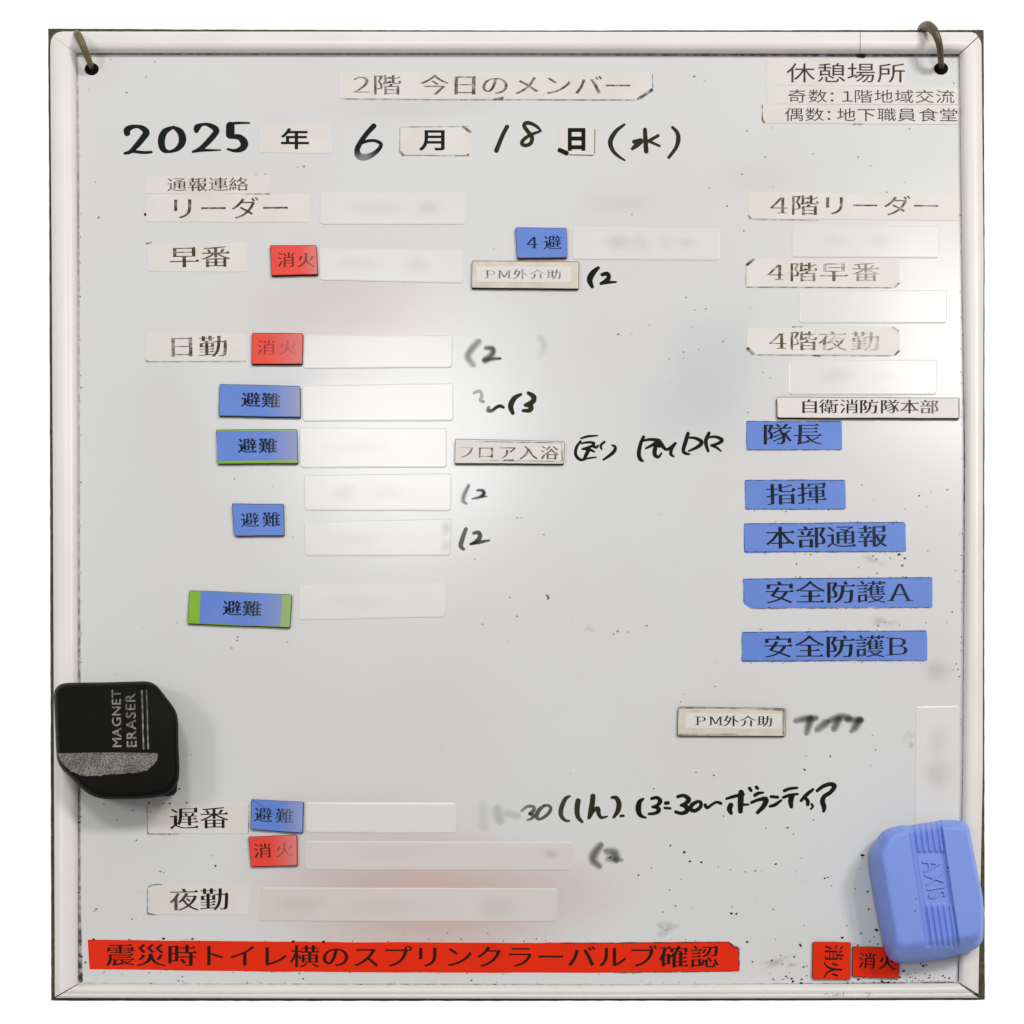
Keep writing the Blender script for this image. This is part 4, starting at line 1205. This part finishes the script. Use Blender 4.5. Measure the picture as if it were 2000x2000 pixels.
kE = 0.20704
zE = lambda L: [(80 + x * kE, 1280 + y * kE) for x, y in L]
bo = zE([(119, 350), (135, 310), (165, 278), (230, 258), (600, 254), (1000, 243), (1060, 258), (1105, 295), (1180, 392), (1255, 490), (1285, 550), (1296, 640), (1298, 850), (1308, 1060), (1302, 1180), (1275, 1235), (1235, 1280), (1180, 1320), (1060, 1345), (880, 1357), (600, 1358), (500, 1336), (420, 1290), (350, 1228), (290, 1162), (215, 1095), (175, 1045), (150, 985), (142, 880), (130, 600)])
bo = relax(resample(bo, 180), 3)
BH = 22.0
lo = [([tuple(p) for p in inset(bo, 4)], 4.6), ([tuple(p) for p in inset(bo, 0.6)], 6.0), ([tuple(p) for p in bo], 14), ([tuple(p) for p in inset(bo, 1.2)], 18), ([tuple(p) for p in inset(bo, 4.5)], 20.4), ([tuple(p) for p in inset(bo, 9)], 21.6), ([tuple(p) for p in inset(bo, 14)], BH)]
loft('eraser_shell', lo, 'black', bk)
fb = relax(resample(zE([(380, 300), (1000, 290), (1260, 560), (1262, 1240), (1280, 1300), (1225, 1318), (1050, 1310), (600, 1310), (400, 1180)]), 60), 2)
slab('felt_pad', [Vector(p) for p in fb], 0.05, 4.6, 'felt', bk)
# grainy grey patch painting the light that glints off the finger grip
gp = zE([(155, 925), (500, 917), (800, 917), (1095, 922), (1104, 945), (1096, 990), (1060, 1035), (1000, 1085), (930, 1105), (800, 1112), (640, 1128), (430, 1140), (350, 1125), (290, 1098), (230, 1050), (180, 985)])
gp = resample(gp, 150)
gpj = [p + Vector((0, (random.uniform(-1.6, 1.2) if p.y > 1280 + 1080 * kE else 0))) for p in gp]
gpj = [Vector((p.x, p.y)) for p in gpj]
slab('grip_glint', gpj, 21.0, BH + 0.12, 'glinting_grip', bk)
V, F, A = [], [], []
kz = [[[(952, 335, 14, .8), (958, 500, 14, .8), (962, 700, 14, .9), (968, 878, 16, 1)], [(995, 330, 11, .55), (1002, 500, 11, .6), (1006, 700, 13, .8), (1012, 878, 15, .95)]]]
for grp in kz:
    stroke_geo([[(80 + x * kE, 1280 + y * kE, wd * kE, o) for x, y, wd, o in s] for s in grp], BH + 0.1, False, V, F, A)
me = mesh('printed_stripes', V, F, A)
face_front(me)
link('printed_stripes', me, M['white_print'], bk)


def latin(parent, text, start, end, em, h, m, rot, name='lettering', weight=0.0, op=1.0, widen=1.0, fade=None):
    """Latin word laid from start to end (px), glyph tops pointing away from the baseline"""
    a, b = Vector(start), Vector(end)
    adv = [max(p.x for P in outline(c) for p in P) + 0.09 for c in text]
    T = sum(adv) - 0.09
    k = (b - a).length / T
    d = (b - a).normalized()
    up = Vector((d.y, -d.x))
    x = 0
    vs, fs = [], []
    for c, ad in zip(text, adv):
        gv, gf = fill([restyle(P, weight, weight, 0) for P in outline(c)])
        b0 = len(vs)
        for g in gv:
            q = a + d * ((g[0] + x) * k) + up * (g[1] * em)
            vs.append((q.x, q.y))
        fs += [tuple(b0 + i for i in f) for f in gf]
        x += ad
    hf = h if callable(h) else (lambda x, y: h)
    att = [op if not fade else op * (fade[2] + (fade[3] - fade[2]) * min(1, max(0, (y - fade[0]) / (fade[1] - fade[0])))) for x, y in vs]
    me = mesh(name, [W(x, y, hf(x, y)) for x, y in vs], fs, att)
    face_front(me)
    return link(name, me, M[m] if m else None, parent)


latin(bk, 'MAGNET', (80 + 758 * kE, 1280 + 872 * kE), (80 + 750 * kE, 1280 + 325 * kE), 84 * kE / 0.70, BH + 0.12, 'white_print', 0, weight=.012, fade=(1345, 1460, .7, 1.0))
latin(bk, 'ERASER', (80 + 902 * kE, 1280 + 872 * kE), (80 + 886 * kE, 1280 + 362 * kE), 92 * kE / 0.70, BH + 0.12, 'white_print', 0, weight=.012, fade=(1350, 1460, .5, 1.0))

# ================================================================ blue eraser
be = empty('board_eraser')
tag(be, 'light blue ribbed eraser at the lower right corner of the board', 'eraser', 'magnetic erasers')
zB = lambda L: [(1540 + x * kE, 1560 + y * kE) for x, y in L]
eo = zB([(756, 520), (775, 462), (815, 410), (840, 365), (885, 312), (950, 277), (1080, 247), (1115, 256), (1250, 233), (1390, 214), (1430, 199), (1550, 200), (1650, 212), (1688, 240), (1708, 300), (1760, 560), (1800, 750), (1830, 905), (1845, 1050), (1846, 1200), (1842, 1300), (1832, 1345), (1790, 1400), (1700, 1450), (1500, 1505), (1250, 1540), (1080, 1550), (1010, 1545), (955, 1515), (925, 1465), (905, 1400), (880, 1280), (840, 1080), (800, 860), (762, 600)])
NB, MR = 560, 96
eo = relax(resample(eo, NB), 2)
cx = sum(p.x for p in eo) / NB
cy = sum(p.y for p in eo) / NB
cen = Vector((cx, cy))
enorm = []
for i in range(NB):
    d = eo[(i + 3) % NB] - eo[i - 3]
    nn = Vector((d.y, -d.x)).normalized()
    if nn.dot(eo[i] - cen) < 0: nn = -nn
    enorm.append(nn)


def sstep(a, b, x):
    t = min(1, max(0, (x - a) / (b - a)))
    return t * t * (3 - 2 * t)


EH = 22.0


def groove(px, py):
    """depth (mm) of the ribbed band below the top"""
    x, y = (px - 1540) / kE, (py - 1560) / kE
    xl = 1115 + (y - 262) * 0.1507
    xr = 1440 + (y - 235) * 0.1493
    s = (x - xl) / (xr - xl)
    if s < -0.2 or s > 1.15: return 0.0
    dep = 1.5 * sstep(0.0, 0.10, s) * (1 - sstep(0.985, 1.03, s))
    dep *= 1 - sstep(1370, 1420, y)
    # a fine step just inside the left wall and the right wall
    dep += 0.35 * math.exp(-((s - 0.14) / 0.03) ** 2) + 0.25 * math.exp(-((s - 0.86) / 0.03) ** 2) * (1 if 450 < y < 1050 else 0)
    if 0.18 < s < 1.0:
        u = (s - 0.18) / 0.82
        rib = 0.5 + 0.5 * math.cos(2 * math.pi * (u * 5 - 0.5))
        amp = (1 - sstep(485, 520, y)) + sstep(985, 1025, y) * (1 - sstep(1370, 1420, y))
        dep -= 0.95 * rib * amp * sstep(0.18, 0.22, s) * (1 - sstep(0.95, 1.0, s))
    return dep


def edge_h(d, nn):
    wx2, wy2 = nn.x ** 2, nn.y ** 2
    if nn.x < 0: wx, hx = 34.0, 3.5
    else: wx, hx = 10.0, 16.0
    if nn.y > 0: wy, hy = 42.0, 4.0
    else: wy, hy = 15.0, 12.0
    wd = wx * wx2 + wy * wy2
    h0 = hx * wx2 + hy * wy2
    t = min(1.0, d / wd)
    # steep side, rounded shoulder
    return h0 + (EH - 0.7 - h0) * (1 - (1 - t) ** 2.1) if t < 1 else EH - 0.7


def top_h(px, py, d, nn):
    h = edge_h(d, nn)
    h += 0.7 * (1 - math.exp(-d / 60.0))        # gently domed
    f = sstep(8, 24, h - 0)
    return h - groove(px, py) * min(1, max(0, (h - 6) / 10))


V, F = [], []
V_px = []
radii = [1 - (j / (MR - 1)) ** 1.0 for j in range(MR)]
# skirt
for hsk, ins in ((4.4, 1.0),):
    for i in range(NB):
        p = eo[i]
        nn = enorm[i]
        h0 = edge_h(0, nn)
        q = W(p.x, p.y, h0)
        z = W(p.x - nn.x * 2, p.y - nn.y * 2, h0)
        V.append(Vector((z.x, -min(h0 - 1.0, 4.4) * MM if h0 > 5.4 else -max(0.8, h0 - 2.5) * MM, z.z)))
PX, HB = [], []
for j, r in enumerate(radii):
    rowp, rowh = [], []
    for i in range(NB):
        p = cen + (eo[i] - cen) * max(r, 0.004)
        best = 1e9
        bi = i
        for kx in range(-60, 61, 3):
            ii = (i + kx) % NB
            dd = (eo[ii] - p).length
            if dd < best:
                best, bi = dd, ii
        d = best if j else 0.0
        nn = enorm[i] if j == 0 else (eo[bi] - p).normalized() if best > 1 else enorm[bi]
        h = edge_h(d, nn) + 0.7 * (1 - math.exp(-d / 60.0))
        rowp.append(p)
        rowh.append(h)
    PX.append(rowp)
    HB.append(rowh)
for it in range(14):
    NH = [r[:] for r in HB]
    for j in range(MR):
        for i in range(NB):
            if j == 0:
                NH[j][i] = (HB[j][i - 3] + 2 * HB[j][i] + HB[j][(i + 3) % NB]) / 4
            elif j < MR - 1:
                NH[j][i] = 0.35 * HB[j][i] + 0.2 * (HB[j][i - 3] + HB[j][(i + 3) % NB]) + 0.125 * (HB[j - 1][i] + HB[j + 1][i])
    HB = NH
for j in range(MR):
    for i in range(NB):
        p, h = PX[j][i], HB[j][i]
        V.append(W(p.x, p.y, h - 1.35 * groove(p.x, p.y) * min(1, max(0, (h - 6) / 10))))
for j in range(MR):
    for i in range(NB):
        a, b = j * NB + i, j * NB + (i + 1) % NB
        F.append((a, b, b + NB, a + NB))
F.append(tuple(range(MR * NB, (MR + 1) * NB)))
me = face_out(mesh('eraser_shell', V, F, smooth=True))
link('eraser_shell', me, M['bluebody'], be)
fb = relax(resample(zB([(860, 560), (1100, 420), (1480, 380), (1560, 900), (1580, 1400), (1050, 1430), (960, 1380)]), 60), 2)
slab('felt_pad', [Vector(p) for p in fb], 0.05, 4.6, 'felt', be)
lt = latin(be, 'AXIS', (1540 + 1262 * kE, 1560 + 588 * kE), (1540 + 1330 * kE, 1560 + 950 * kE), 168 * kE / 0.70, EH - 1.9, None, 0, weight=0.0)
lt.data.materials.clear()
lt.data.materials.append(M['bluebody'])
md = lt.modifiers.new('thick', 'SOLIDIFY')
md.thickness = 0.9 * MM
md.offset = 0
# pen flecks on the eraser
V, F, A = [], [], []


def fleck(x, y, r, h):
    b = len(V)
    for i in range(8):
        t = 6.283 * i / 8
        V.append(W(1540 + x * kE + r * math.cos(t), 1560 + y * kE + r * math.sin(t) * .8, h))
        A.append(1.0)
    F.append(tuple(range(b, b + 8)))


fleck(1503, 650, 2.0, EH + 0.4)
fleck(1208, 941, 1.0, EH + 0.4)
fleck(1197, 1055, 1.4, EH + 0.4)
me = mesh('pen_fleck', V, F, A)
face_front(me)
link('pen_fleck', me, M['ink'], be)

# scribbled pencil marks on the bottom rail and a tape scrap edge
hand('pencil_scribble', board, (1400, 1760), .2795, [
    [(745, 668, 4, .5), (765, 640, 4, .5)], [(768, 640, 4, .5), (790, 668, 4, .5)], [(810, 640, 4, .6), (815, 668, 4, .6)], [(838, 645, 4, .5), (842, 668, 4, .5)], [(820, 655, 4, .5), (870, 650, 4, .5)], [(885, 632, 5, .7), (888, 670, 5, .7)],
    [(1040, 640, 4, .5), (1095, 652, 4, .5)], [(1070, 632, 4, .5), (1060, 668, 4, .5)]], 'grime', h0=4.3)
